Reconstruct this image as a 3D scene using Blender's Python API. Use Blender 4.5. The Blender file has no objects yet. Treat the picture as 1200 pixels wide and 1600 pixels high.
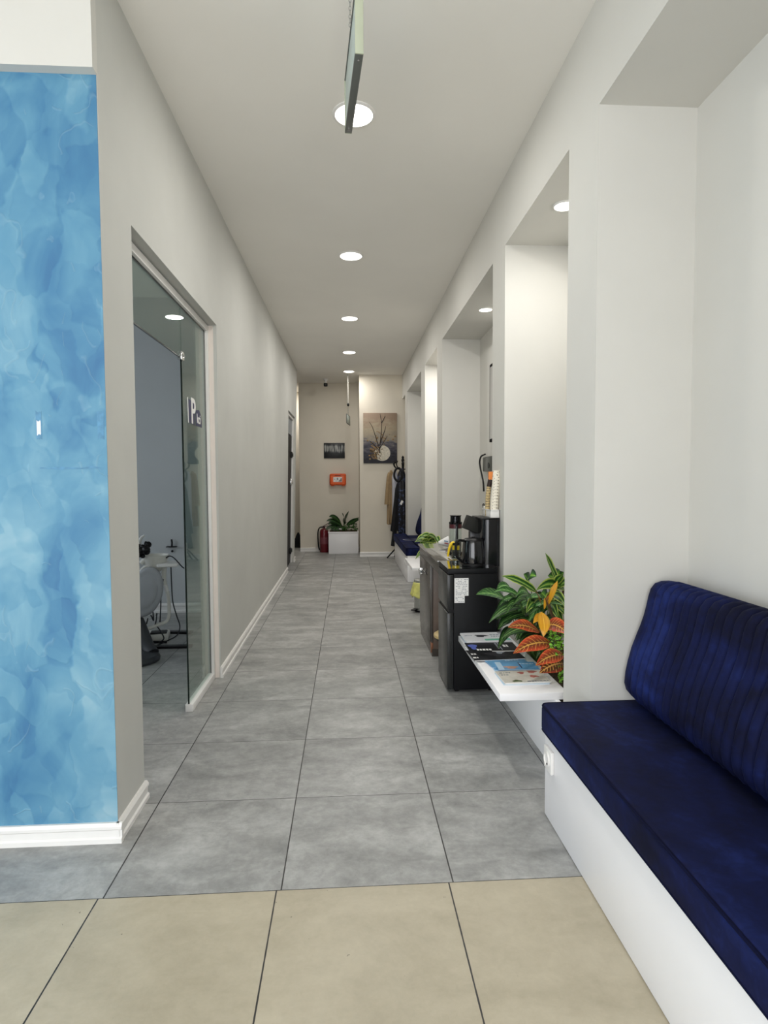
import bpy, bmesh, math, random
from mathutils import Vector, Matrix, noise
S = bpy.context.scene
COL = S.collection
PI = math.pi
random.seed(7)

# ------------------------------------------------------------------ camera
cam = bpy.data.cameras.new('camera')
cam.sensor_fit = 'VERTICAL'; cam.sensor_height = 36.0; cam.sensor_width = 27.0
cam.lens = 931.62 / 1600 * 36.0
cam.clip_start = 0.02
camo = bpy.data.objects.new('camera', cam); COL.objects.link(camo)
CAMZ = 1.412
camo.matrix_world = (Matrix.Translation((0, 0, CAMZ)) @ Matrix.Rotation(-0.0606376, 4, 'Z')
                     @ Matrix.Rotation(PI/2 - 0.0524902, 4, 'X') @ Matrix.Rotation(-0.00529826, 4, 'Z'))
S.camera = camo

# ------------------------------------------------------------------ world, daylight, exposure
S.view_settings.view_transform = 'Standard'
S.view_settings.look = 'None'
S.view_settings.exposure = 0.0
S.view_settings.gamma = 1.0
S.view_settings.use_curve_mapping = False
S.cycles.use_denoising = True
S.cycles.max_bounces = 10
S.cycles.diffuse_bounces = 6
S.cycles.sample_clamp_indirect = 8
w = bpy.data.worlds.new('daylight'); S.world = w; w.use_nodes = True
bg = w.node_tree.nodes['Background']
bg.inputs[0].default_value = (0.80, 0.87, 1.0, 1); bg.inputs[1].default_value = 1.75

def area(name, loc, rot, sx, sy, power, color, shape='RECTANGLE', spread=PI):
    l = bpy.data.lights.new(name, 'AREA'); l.shape = shape; l.size = sx; l.size_y = sy
    l.energy = power; l.color = color; l.spread = spread
    o = bpy.data.objects.new(name, l); COL.objects.link(o); o.location = loc; o.rotation_euler = rot
    return o
WINDOW_POWER = 126
SIDE_FILL_POWER = 32
SURGERY_FILL_POWER = 14
LAMP_POWER = 12.5
SPOT_POWER = 5.6
# daylight through the shop-front window behind the viewer
area('window_daylight', (-1.0, -2.35, 1.5), (PI/2, 0, 0), 4.2, 2.6, WINDOW_POWER, (0.98, 0.965, 0.955))
# fill lights at two added, unseen windows: lobby side and surgery
area('added_side_fill', (-4.05, -.2, 1.45), (0, -PI/2, 0), 2.6, 4.2, SIDE_FILL_POWER, (0.94, 0.97, 1.0))
area('added_surgery_fill', (-4.05, 4.6, 1.6), (0, -PI/2, 0), 1.6, 2.4, SURGERY_FILL_POWER, (0.86, 0.93, 1.0))

# ------------------------------------------------------------------ helpers
def lin(h):
    if isinstance(h, str):
        c = [int(h[i:i+2], 16)/255 for i in (0, 2, 4)]
    else:
        c = [v/255 for v in h]
    return tuple((v/12.92 if v <= .04045 else ((v+.055)/1.055)**2.4) for v in c)

class NT:
    """tiny node-graph builder"""
    def __init__(s, name):
        s.m = bpy.data.materials.new(name); s.m.use_nodes = True
        s.t = s.m.node_tree; s.b = s.t.nodes['Principled BSDF']
    def new(s, typ): return s.t.nodes.new(typ)
    def link(s, a, b): s.t.links.new(a, b)
    def put(s, sock, v):
        if hasattr(v, 'is_linked') or hasattr(v, 'links'): s.link(v, sock)
        else:
            if isinstance(v, tuple) and len(v) == 3 and sock.type == 'RGBA': v = v + (1,)
            sock.default_value = v
    def math(s, op, a, b=None, c=None):
        n = s.new('ShaderNodeMath'); n.operation = op
        s.put(n.inputs[0], a)
        if b is not None: s.put(n.inputs[1], b)
        if c is not None: s.put(n.inputs[2], c)
        return n.outputs[0]
    def mix(s, f, a, b, typ='MIX'):
        n = s.new('ShaderNodeMix'); n.data_type = 'RGBA'; n.blend_type = typ
        s.put(n.inputs[0], f); s.put(n.inputs[6], a); s.put(n.inputs[7], b)
        return n.outputs[2]
    def co(s, kind='Object'): return s.new('ShaderNodeTexCoord').outputs[kind]
    def sep(s, v):
        n = s.new('ShaderNodeSeparateXYZ'); s.link(v, n.inputs[0]); return n.outputs
    def comb(s, x, y, z):
        n = s.new('ShaderNodeCombineXYZ')
        for i, v in enumerate((x, y, z)): s.put(n.inputs[i], v)
        return n.outputs[0]
    def mapping(s, v, scale=(1, 1, 1), rot=(0, 0, 0)):
        n = s.new('ShaderNodeMapping'); s.link(v, n.inputs[0])
        n.inputs['Scale'].default_value = scale; n.inputs['Rotation'].default_value = rot
        return n.outputs[0]
    def noise(s, v, scale, detail=4, rough=.5, dist=0.0):
        n = s.new('ShaderNodeTexNoise'); s.link(v, n.inputs['Vector'])
        n.inputs['Scale'].default_value = scale; n.inputs['Detail'].default_value = detail
        n.inputs['Roughness'].default_value = rough; n.inputs['Distortion'].default_value = dist
        return n.outputs['Fac']
    def ramp(s, f, stops, interp='LINEAR'):
        n = s.new('ShaderNodeValToRGB'); s.link(f, n.inputs[0]); r = n.color_ramp; r.interpolation = interp
        while len(r.elements) < len(stops): r.elements.new(.5)
        for e, (p, c) in zip(r.elements, stops):
            e.position = p; e.color = (c if isinstance(c, tuple) else (c, c, c)) + (1,)
        return n.outputs[0]
    def bump(s, h, strength=.2, dist=.01):
        n = s.new('ShaderNodeBump'); s.link(h, n.inputs['Height'])
        n.inputs['Strength'].default_value = strength; n.inputs['Distance'].default_value = dist
        s.link(n.outputs[0], s.b.inputs['Normal']); return n
    def set(s, **k):
        for a, v in k.items(): s.put(s.b.inputs[a.replace('_', ' ')], v)

def mat(name, color, rough=.5, metal=0, vary=.06, scale=12, bump=0, bscale=80, spec=.5, coat=0, sheen=0, sheen_tint=None, trans=0):
    n = NT(name); c = lin(color)
    f = n.noise(n.co(), scale, 4)
    lo = tuple(max(0, v*(1-vary)) for v in c); hi = tuple(min(1, v*(1+vary)) for v in c)
    n.set(Base_Color=n.ramp(f, [(.3, lo), (.7, hi)]), Roughness=rough, Metallic=metal)
    n.b.inputs['Specular IOR Level'].default_value = spec
    if coat: n.b.inputs['Coat Weight'].default_value = coat; n.b.inputs['Coat Roughness'].default_value = .05
    if sheen:
        n.b.inputs['Sheen Weight'].default_value = sheen; n.b.inputs['Sheen Roughness'].default_value = .4
        if sheen_tint: n.b.inputs['Sheen Tint'].default_value = lin(sheen_tint)+(1,)
    if trans: n.b.inputs['Transmission Weight'].default_value = trans
    if bump: n.bump(n.noise(n.co(), bscale, 3), bump, .002)
    return n.m

def glow(name, color, strength):
    n = NT(name); n.set(Base_Color=(.9, .9, .9), Roughness=.4)
    n.b.inputs['Emission Color'].default_value = color + (1,); n.b.inputs['Emission Strength'].default_value = strength
    return n.m

def sheet_glass(name, tint, rough=0.0, ior=1.45):
    n = NT(name); t = n.t; t.nodes.remove(n.b)
    out = t.nodes['Material Output']
    tr = n.new('ShaderNodeBsdfTransparent'); tr.inputs[0].default_value = tint + (1,)
    gl = n.new('ShaderNodeBsdfGlossy'); gl.inputs['Roughness'].default_value = rough
    fr = n.new('ShaderNodeFresnel'); ge = n.new('ShaderNodeNewGeometry')
    n.link(n.math('MULTIPLY_ADD', ge.outputs['Backfacing'], 1/ior-ior, ior), fr.inputs[0])
    mx = n.new('ShaderNodeMixShader'); n.link(fr.outputs[0], mx.inputs[0]); n.link(tr.outputs[0], mx.inputs[1]); n.link(gl.outputs[0], mx.inputs[2])
    n.link(mx.outputs[0], out.inputs[0]); return n.m

class MB:
    def __init__(s): s.bm = bmesh.new(); s.uv = s.bm.loops.layers.uv.new('UVMap')
    def _merge(s, b2):
        me = bpy.data.meshes.new('t'); b2.to_mesh(me); b2.free(); s.bm.from_mesh(me); bpy.data.meshes.remove(me); return s
    def obox(s, c, size, rot=(0, 0, 0), bev=0, seg=2):
        b = bmesh.new(); bmesh.ops.create_cube(b, size=1)
        bmesh.ops.scale(b, vec=size, verts=b.verts)
        if bev: bmesh.ops.bevel(b, geom=list(b.edges), offset=bev, segments=seg, profile=.5, affect='EDGES')
        from mathutils import Euler
        bmesh.ops.transform(b, matrix=Matrix.Translation(c) @ Euler(rot).to_matrix().to_4x4(), verts=b.verts)
        return s._merge(b)
    def box(s, x0, x1, y0, y1, z0, z1, bev=0, seg=2):
        return s.obox(((x0+x1)/2, (y0+y1)/2, (z0+z1)/2), (abs(x1-x0), abs(y1-y0), abs(z1-z0)), (0, 0, 0), bev, seg)
    def rings(s, rings, closed=True, cap0=True, cap1=True, uv=False):
        bm = s.bm; V = [[bm.verts.new(p) for p in r] for r in rings]; n = len(V[0])
        for i in range(len(V)-1):
            for j in range(n if closed else n-1):
                k = (j+1) % n
                f = bm.faces.new((V[i][j], V[i][k], V[i+1][k], V[i+1][j]))
                if uv:
                    for l, (a, b_) in zip(f.loops, ((j, i), (j+1, i), (j+1, i+1), (j, i+1))):
                        l[s.uv].uv = (a/(n-1 if not closed else n), b_/(len(V)-1))
        if closed and cap0: bm.faces.new(list(reversed(V[0])))
        if closed and cap1: bm.faces.new(V[-1])
        return s
    def lathe(s, prof, c=(0, 0, 0), seg=28, axis='Z'):
        R = []
        for r, z in prof:
            ring = []
            for i in range(seg):
                a = 2*PI*i/seg; p = Vector((r*math.cos(a), r*math.sin(a), z))
                if axis == 'X': p = Vector((p.z, p.x, p.y))
                elif axis == 'Y': p = Vector((p.y, p.z, p.x))
                ring.append(p + Vector(c))
            R.append(ring)
        return s.rings(R)
    def cyl(s, c, r, h, axis='Z', seg=24, bev=0):
        if bev: return s.lathe([(r-bev, 0), (r, bev), (r, h-bev), (r-bev, h)], c, seg, axis)
        return s.lathe([(r, 0), (r, h)], c, seg, axis)
    def tube(s, pts, r, seg=8, smooth=6, closed=False):
        P = [Vector(p) for p in pts]
        if smooth and len(P) > 2:
            Q = []
            n = len(P)
            rng = range(n if closed else n-1)
            for i in rng:
                p0 = P[(i-1) % n] if (closed or i > 0) else P[0]; p1 = P[i]; p2 = P[(i+1) % n]
                p3 = P[(i+2) % n] if (closed or i+2 < n) else P[-1]
                for k in range(smooth):
                    t = k/smooth
                    Q.append(.5*((2*p1)+(p2-p0)*t+(2*p0-5*p1+4*p2-p3)*t*t+(3*p1-p0-3*p2+p3)*t**3))
            if not closed: Q.append(P[-1])
            P = Q
        n = len(P); R = []; nrm = None
        for i, p in enumerate(P):
            a = P[(i-1) % n] if (closed or i > 0) else p; b = P[(i+1) % n] if (closed or i < n-1) else p
            T = (b-a).normalized()
            if nrm is None:
                nrm = T.orthogonal().normalized()
            nrm = (nrm - T*nrm.dot(T)); nrm = nrm.normalized() if nrm.length > 1e-6 else T.orthogonal().normalized()
            bn = T.cross(nrm)
            rr = r(i/(n-1)) if callable(r) else r
            R.append([p + nrm*rr*math.cos(2*PI*j/seg) + bn*rr*math.sin(2*PI*j/seg) for j in range(seg)])
        if closed:
            R.append(R[0]); return s.rings(R, cap0=False, cap1=False)
        return s.rings(R)
    def ball(s, c, r, scale=(1, 1, 1), u=16, v=10):
        b = bmesh.new(); bmesh.ops.create_uvsphere(b, u_segments=u, v_segments=v, radius=r)
        bmesh.ops.scale(b, vec=scale, verts=b.verts); bmesh.ops.translate(b, vec=c, verts=b.verts)
        return s._merge(b)
    def prism(s, poly, d, axis='X', a0=0):
        """extrude a 2D polygon along an axis from a0 by d.  X: (y,z)  Y: (x,z)  Z: (x,y)"""
        def p3(q, a):
            return {'X': (a, q[0], q[1]), 'Y': (q[0], a, q[1]), 'Z': (q[0], q[1], a)}[axis]
        return s.rings([[p3(q, a0) for q in poly], [p3(q, a0+d) for q in poly]])
    def leaf(s, A, B, wd, arch=.03, tw=0, fold=.3, prof='lance', n=10, wave=0):
        A = Vector(A); B = Vector(B); tw = max(-1.25, min(1.25, tw*1.25))*(1 if B.x >= A.x else -1); wd *= 1.15; mid = (A+B)/2 + (Vector(arch) if not isinstance(arch, (int, float)) else Vector((0, 0, arch)))
        m = 4; R = []
        for i in range(n+1):
            t = i/n
            c = A*(1-t)**2 + mid*2*t*(1-t) + B*t*t
            T = ((mid-A)*(1-t)+(B-mid)*t).normalized()
            up = Vector((0, 0, 1)); side = T.cross(up)
            side = side.normalized() if side.length > .05 else Vector((1, 0, 0))
            side = Matrix.Rotation(tw, 3, T) @ side
            nr = side.cross(T)
            if prof == 'lance': h = math.sin(PI*min(1, t**.8))**.9
            elif prof == 'ovate': h = (math.sin(PI*t**.55))**.8 if t > 0 else 0
            elif prof == 'heart': h = min(1, (t*6)**.5)*(1-t**1.6)
            else: h = min(1, t*5+.25)*min(1, (1-t)*3.2)
            hw = max(wd*.5*h, .0008)
            R.append([c + side*(hw*u) + nr*(hw*abs(u)*fold + wave*math.sin(t*14+u*2)*abs(u)) for u in (-1, -.5, 0, .5, 1)])
        return s.rings(R, closed=False, uv=True)
    def build(s, name, m, parent=None, smooth=35, kind=None, label=None, solid=0):
        bmesh.ops.recalc_face_normals(s.bm, faces=s.bm.faces) if not solid else None
        base = Vector((0, 0, 0))
        if parent is not None:
            r = parent
            while r.parent: r = r.parent
            base = r.location
            bmesh.ops.translate(s.bm, vec=-base, verts=s.bm.verts)
        me = bpy.data.meshes.new(name); s.bm.to_mesh(me); s.bm.free()
        if m: me.materials.append(m)
        if smooth:
            me.shade_smooth(); me.set_sharp_from_angle(angle=math.radians(smooth))
        o = bpy.data.objects.new(name, me); COL.objects.link(o)
        if solid:
            md = o.modifiers.new('thickness', 'SOLIDIFY'); md.thickness = solid; md.offset = 0
        if parent is not None: o.parent = parent
        if kind: o['kind'] = kind
        if label: o['label'] = label
        return o

def thing(name, label, cat, loc, group=None):
    o = bpy.data.objects.new(name, None); COL.objects.link(o); o.location = loc; o.empty_display_size = .05
    o['label'] = label; o['category'] = cat
    if group: o['group'] = group
    return o
def tag(o, label, cat, group=None):
    o['label'] = label; o['category'] = cat
    if group: o['group'] = group
    return o
def structure(o): o['kind'] = 'structure'; return o
def copy_tree(o, parent=None, loc=None):
    c = o.copy(); COL.objects.link(c)
    if parent is not None: c.parent = parent
    if loc is not None: c.location = loc
    for ch in list(o.children): copy_tree(ch, c)
    return c
def letters(txt, size, m, parent, origin, right, up, name='lettering', depth=.0008, align='CENTER'):
    cu = bpy.data.curves.new('t', 'FONT'); cu.body = txt; cu.size = size; cu.extrude = depth; cu.offset = size*.02; cu.align_x = align; cu.align_y = 'CENTER'
    to = bpy.data.objects.new('t', cu); COL.objects.link(to)
    me = bpy.data.meshes.new_from_object(to.evaluated_get(bpy.context.evaluated_depsgraph_get()))
    bpy.data.objects.remove(to); bpy.data.curves.remove(cu)
    right = Vector(right).normalized(); up = Vector(up).normalized(); nz = right.cross(up)
    r = parent
    while r.parent: r = r.parent
    base = r.location if r.type == 'EMPTY' else Vector((0, 0, 0))
    for v in me.vertices: v.co = Vector(origin) - base + right*v.co.x + up*v.co.y + nz*v.co.z
    me.name = name; me.materials.clear(); me.materials.append(m)
    o = bpy.data.objects.new(name, me); COL.objects.link(o); o.parent = parent
    return o

# ------------------------------------------------------------------ materials
white_paint = mat('white_wall_paint', 'd1cfc9', .75, vary=.015, scale=3, bump=.06, bscale=300)
side_paint = mat('grey_white_wall_paint', 'c4c4bf', .7, vary=.03, scale=2.5, bump=.08, bscale=200)
end_paint = mat('warm_wall_paint', 'dfd7c8', .75, vary=.03, scale=2, bump=.06, bscale=250)
ceil_paint = mat('ceiling_paint', 'f0ede7', .8, vary=.015, scale=2)
room_paint = mat('surgery_wall_paint', 'bfc2c3', .75, vary=.02, scale=2)
trim_white = mat('white_gloss_trim', 'e9e7e4', .35, vary=.02)
pink_trim = mat('warm_white_jamb', 'e6dcd4', .5, vary=.02)
laminate = mat('white_laminate', 'f4f3f5', .38, vary=.012, scale=4)
black_satin = mat('black_satin_steel', '0d0e11', .5, vary=.1, scale=200, spec=.22)
black_plastic = mat('black_plastic', '0b0b0d', .42, vary=.1, spec=.3)
dark_gloss = mat('dark_grey_mirror_door', '2b2c2c', .24, vary=.04, spec=.32)
black_glass = mat('black_glass', '08090b', .03, vary=0, spec=.8, coat=1)
smoky_glass = mat('smoky_glass_top', '4a4640', .04, vary=.05, spec=.8, coat=1)
cabinet_brown = mat('brown_grey_gloss_board', '4a443f', .25, vary=.06, scale=30, coat=.12, spec=.4)
panel_brown = mat('dull_brown_board', '6a5a50', .45, vary=.08, scale=30)
chrome = mat('polished_chrome', 'd8d8d8', .08, metal=1, vary=.03)
alu = mat('brushed_aluminium', 'b4b6b4', .3, metal=1, vary=.04)
crystal = mat('cut_crystal', 'f4f4f6', .03, vary=0, trans=.8)
clear_glass = sheet_glass('clear_glass', (.93, .96, .95))
door_glass = sheet_glass('greenish_door_glass', (.79, .87, .83), ior=1.5)
glass_edge_m = mat('dark_polished_glass_edge', '10201c', .15, vary=.1)
paper = mat('white_paper', 'ecebe9', .7, vary=.02)
ink = mat('grey_ink', '7c7f86', .8, vary=.1)
dark_ink = mat('dark_ink', '20222a', .7)
navy_ink = mat('navy_print', '15164a', .5)
red_ext = mat('dark_red_lacquer', '6a1420', .3, vary=.1, coat=.4)
orange_pl = mat('orange_plastic', 'e8622a', .4, vary=.05)
dark_orange = mat('dark_orange_plastic', 'a63a10', .45)
yellow_pl = mat('yellow_plastic', 'f2cc12', .35)
yellow_bag = mat('yellow_translucent_bag', 'cfcd74', .5, vary=.15, scale=30)
soil_m = mat('potting_soil', '4a3c2a', .95, vary=.4, scale=60, bump=.8, bscale=60)
wood_seat = mat('pale_wood', 'd8bd84', .5, vary=.1, scale=8)
cream_pl = mat('cream_plastic', 'dcdad2', .4)
grey_vinyl = mat('grey_vinyl', 'a6a9ae', .5, vary=.04)
dark_vinyl = mat('charcoal_vinyl', '33353a', .5, vary=.06)
beige_cloth = mat('beige_coat_cloth', '9a8260', .9, vary=.12, scale=15, sheen=.2)
white_cloth = mat('white_coat_cloth', 'bcbcc4', .9, vary=.06, scale=15)
black_cloth = mat('black_coat_cloth', '0c0d12', .85, vary=.2, scale=15)
stem_m = mat('green_stem', '5c7a3c', .6, vary=.2)
brown_stem = mat('brown_stem', '5e4a2c', .7, vary=.2)

def velvet():
    n = NT('navy_velvet'); o = n.co()
    f1 = n.noise(n.mapping(o, (1, .55, 1)), 4.5, 3, .55, .6)
    f2 = n.noise(o, 26, 4, .6, .8)
    f = n.math('ADD', n.math('MULTIPLY', f1, .75), n.math('MULTIPLY', f2, .25))
    c = n.ramp(f, [(.36, lin('070a24')), (.52, lin('0d153e')), (.68, lin('1b2962'))])
    n.set(Base_Color=c, Roughness=.75)
    n.b.inputs['Sheen Weight'].default_value = .05; n.b.inputs['Sheen Roughness'].default_value = .35
    n.b.inputs['Sheen Tint'].default_value = lin('4c60a0') + (1,)
    n.b.inputs['Specular IOR Level'].default_value = .15
    n.bump(n.noise(o, 9, 3, .5, .5), .25, .01)
    return n.m
velvet_m = velvet()
velvet_dark = mat('navy_velvet_piping', '0a0e2a', .8, spec=.1)

def puffer():
    n = NT('navy_patterned_puffer'); o = n.co()
    f = n.noise(o, 22, 3, .6, 1.0)
    n.set(Base_Color=n.ramp(f, [(.40, lin('05060b')), (.55, lin('0b0e1c')), (.64, lin('5a6a94')), (.72, lin('0a0d1c'))]), Roughness=.5)
    return n.m
puffer_m = puffer()

def speckle():
    n = NT('white_speckled_paper_cup'); o = n.co()
    v = n.new('ShaderNodeTexVoronoi'); n.link(o, v.inputs['Vector']); v.inputs['Scale'].default_value = 75
    f = n.noise(o, 60, 2)
    d = n.math('LESS_THAN', v.outputs['Distance'], n.math('MULTIPLY', f, .52))
    n.set(Base_Color=n.mix(n.math('MULTIPLY', d, .9), lin('efe8d8'), lin('4c3f2e')), Roughness=.7); return n.m
speckle_m = speckle()

def leafmat(name, stops, vein, freq=0, vw=.25, mid=.06, rough=.35, spec=.4):
    n = NT(name); uv = n.sep(n.co('UV'))
    a = n.math('MULTIPLY', n.math('ABSOLUTE', n.math('SUBTRACT', uv[0], .5)), 2)
    nz = n.noise(n.co(), 40, 3, .6, .5)
    aa = n.math('ADD', a, n.math('MULTIPLY', n.math('SUBTRACT', nz, .5), .35))
    c = n.ramp(aa, stops)
    m = n.math('LESS_THAN', a, mid)
    if freq:
        ph = n.math('FRACT', n.math('SUBTRACT', n.math('MULTIPLY', uv[1], freq), n.math('MULTIPLY', a, 1.6)))
        vn = n.math('MULTIPLY', n.math('LESS_THAN', ph, vw), n.math('GREATER_THAN', n.math('ADD', nz, n.math('MULTIPLY', a, -.12)), .38))
        m = n.math('MAXIMUM', m, vn)
    n.set(Base_Color=n.mix(m, c, lin(vein)), Roughness=rough)
    n.b.inputs['Specular IOR Level'].default_value = spec
    return n.m
L = lin
leaf_dark = leafmat('dark_green_leaf', [(.02, L('6f9a52')), (.12, L('24451f')), (.34, L('1b381b')), (.46, L('5f8f42')), (.56, L('1f3f1d')), (1, L('152c17'))], '86ad62', 0, mid=.05)
leaf_mid = leafmat('mid_green_leaf', [(.02, L('74a556')), (.14, L('35682b')), (.6, L('2b5a25')), (1, L('1f4519'))], '93bb70', 7, .10, mid=.05)
leaf_var = leafmat('variegated_leaf', [(.1, L('6f9a3a')), (.3, L('2c5a26')), (.62, L('214a20')), (.8, L('a9bf55')), (1, L('c3cf74'))], 'a8c060', 0)
leaf_pothos = leafmat('pothos_leaf', [(.05, L('6aa03a')), (.4, L('3c6a33')), (.75, L('2a4030')), (1, L('24352c'))], 'a2c860', 0)
leaf_lime = leafmat('lime_leaf', [(.0, L('8fc43c')), (.6, L('6cab30')), (1, L('4b8a26'))], 'b4dc70', 0)
leaf_croton = leafmat('red_croton_leaf', [(.1, L('6a3a20')), (.5, L('96381f')), (.8, L('c4482a')), (1, L('dc6238'))], 'dca550', 10, .15, .08)
leaf_croton_dark = leafmat('brown_croton_leaf', [(.1, L('6a3622')), (.5, L('55381f')), (.85, L('a03a22')), (1, L('c04a2a'))], 'e0b060', 9, .2, .09)
leaf_mustard = leafmat('mustard_croton_leaf', [(.1, L('c88a1c')), (.6, L('d49a22')), (1, L('b0801c'))], 'e8b840', 0)
leaf_end = leafmat('deep_green_leaf', [(.1, L('2c4a24')), (.6, L('1c3418')), (1, L('18301a'))], '50703c', 0)

def tiles():
    n = NT('concrete_look_floor_tiles'); p = n.co(); s = n.sep(p)
    is_grey = n.math('GREATER_THAN', s[1], 2.008)
    fx = n.math('ADD', .2412, n.math('MULTIPLY', n.math('SUBTRACT', 1, is_grey), .016))
    u = n.math('DIVIDE', n.math('ADD', s[0], n.math('ADD', fx, 12)), .6)
    v = n.math('DIVIDE', n.math('ADD', s[1], 12.04-2.008), .602)
    fu, fv = n.math('FRACT', u), n.math('FRACT', v)
    du = n.math('MINIMUM', fu, n.math('SUBTRACT', 1, fu)); dv = n.math('MINIMUM', fv, n.math('SUBTRACT', 1, fv))
    d = n.math('MINIMUM', du, dv)
    wob = n.noise(p, 30, 2)
    grout = n.math('MAXIMUM', n.math('LESS_THAN', du, n.math('ADD', .0028, n.math('MULTIPLY', wob, .0026))), n.math('LESS_THAN', dv, n.math('ADD', .0014, n.math('MULTIPLY', wob, .0024))))
    wn = n.new('ShaderNodeTexWhiteNoise'); wn.noise_dimensions = '2D'
    n.link(n.comb(n.math('FLOOR', u), n.math('FLOOR', v), 0), wn.inputs['Vector'])
    off = n.new('ShaderNodeVectorMath'); off.operation = 'MULTIPLY_ADD'
    n.link(wn.outputs['Color'], off.inputs[0]); off.inputs[1].default_value = (9, 9, 9); n.link(p, off.inputs[2])
    q = off.outputs[0]
    a = n.noise(n.mapping(q, (.8, 1.5, 1)), 3.2, 6, .62, .5); b = n.noise(q, 18, 5, .65, .4)
    b2 = n.noise(q, 55, 4, .7, .3)
    f = n.math('ADD', n.math('ADD', n.math('MULTIPLY', a, .58), n.math('MULTIPLY', b, .28)), n.math('MULTIPLY', b2, .14))
    grey = n.ramp(f, [(.36, L('7d7e7c')), (.5, L('9a9a98')), (.64, L('b8b8b6'))])
    beige = n.ramp(f, [(.3, L('a69c86')), (.5, L('b7ad97')), (.7, L('c6bca6'))])
    tile = n.mix(is_grey, beige, grey)
    tint = n.math('MULTIPLY_ADD', wn.outputs['Value'], .10, .95)
    tile = n.mix(1.0, tile, n.comb(tint, tint, tint), 'MULTIPLY')
    spk = n.math('GREATER_THAN', n.noise(q, 42, 2, .5), .785)
    tile = n.mix(n.math('MULTIPLY', spk, .55), tile, L('4a4844'))
    col = n.mix(grout, tile, L('2c2b2a'))
    n.set(Base_Color=col, Roughness=n.math('MULTIPLY_ADD', b, .22, .30))
    n.b.inputs['Specular IOR Level'].default_value = .45
    n.bump(n.math('MULTIPLY_ADD', grout, -1.0, n.math('MULTIPLY', b, .12)), .25, .003)
    return n.m

def plaster():
    n = NT('blue_venetian_plaster'); p = n.co()
    def vec_noise(sc, amt, src):
        t = n.new('ShaderNodeTexNoise'); n.link(src, t.inputs['Vector']); t.inputs['Scale'].default_value = sc; t.inputs['Detail'].default_value = 3
        m = n.new('ShaderNodeVectorMath'); m.operation = 'MULTIPLY_ADD'; n.link(t.outputs['Color'], m.inputs[0]); m.inputs[1].default_value = (amt,)*3; n.link(src, m.inputs[2])
        return m.outputs[0]
    def facets(sc, rot, seed, amt=.16):
        q = n.mapping(vec_noise(6, amt, p), (1.25, 1, .7), (0, rot, seed))
        v = n.new('ShaderNodeTexVoronoi'); n.link(q, v.inputs['Vector']); v.inputs['Scale'].default_value = sc; v.feature = 'SMOOTH_F1'; v.inputs['Smoothness'].default_value = .12
        return n.sep(v.outputs['Color'])[0]
    c1, c2 = facets(4.2, .6, .3), facets(9.5, -.5, .8, .12)
    big = n.noise(n.mapping(p, (1, 1, .6)), 1.1, 3, .5, .4)
    a = n.noise(n.mapping(p, (1.2, 1, .8), (0, .5, 0)), 3.4, 4, .55, .8)
    f = n.math('ADD', n.math('ADD', n.math('MULTIPLY', big, .42), n.math('MULTIPLY', a, .39)), n.math('ADD', n.math('MULTIPLY', c1, .12), n.math('MULTIPLY', c2, .07)))
    c = n.ramp(f, [(.34, L('33608f')), (.44, L('467a9f')), (.53, L('5b8eab')), (.62, L('75a1b7')), (.74, L('a3bfc8'))])
    rn = n.noise(n.mapping(p, (1.3, 1, .9), (0, .7, 0)), 6, 1.5, .5, .3)
    line = n.math('MAXIMUM', 0, n.math('SUBTRACT', 1, n.math('MULTIPLY', n.math('ABSOLUTE', n.math('SUBTRACT', rn, .5)), 60)))
    mask = n.math('GREATER_THAN', n.noise(p, 7, 2), .56)
    ridge = n.math('MULTIPLY', line, mask)
    c = n.mix(n.math('MULTIPLY', ridge, .13), c, L('a8c6d2'))
    n.set(Base_Color=c, Roughness=.5)
    n.b.inputs['Specular IOR Level'].default_value = .3
    h = n.math('ADD', n.math('MULTIPLY', c1, .6), n.math('ADD', n.math('MULTIPLY', c2, .4), n.math('ADD', n.math('MULTIPLY', a, .5), n.math('MULTIPLY', ridge, .5))))
    n.bump(h, .34, .010)
    return n.m

# ------------------------------------------------------------------ setting
H = 3.35
def twist(bm):
    """the left wall is not perfectly plumb: it leans a few centimetres"""
    for v in bm.verts:
        t = (v.co.y-2.4)/8.2; s_ = v.co.z/H
        near = .013*(1-s_)+.02*s_; far = -.025*(1-s_)+.06*s_
        v.co.x += near*(1-t)+far*t
def struct(name, mb, m, parent=None, tw=False, smooth=30):
    if tw: twist(mb.bm)
    return structure(mb.build(name, m, parent, smooth))

floor_m = tiles()
f = MB(); f.box(-4.2, 1.6, -2.6, 14.0, -.1, 0); struct('floor', f, floor_m)
c = MB(); c.box(-4.2, 1.6, -2.6, 14.0, H, H+.1); struct('ceiling', c, ceil_paint)

# right side: back wall, beam over the niches, pillars between them
XP, XB, ZS = 1.02, 1.43, 2.915
c = MB(); c.box(XB, XB+.12, -2.6, 12.2, 0, H); struct('wall_right', c, white_paint)
c = MB(); c.box(XP, XB, -2.6, 11.04, ZS, H); struct('beam', c, white_paint)
PILLARS = [(-.25, .15), (2.417, 2.74), (3.845, 4.17), (6.395, 6.757), (7.818, 8.225), (10.115, 10.51)]
for y0, y1 in PILLARS:
    c = MB(); c.box(XP, XB, y0, y1, 0, ZS); struct('pillar', c, white_paint)

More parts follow.
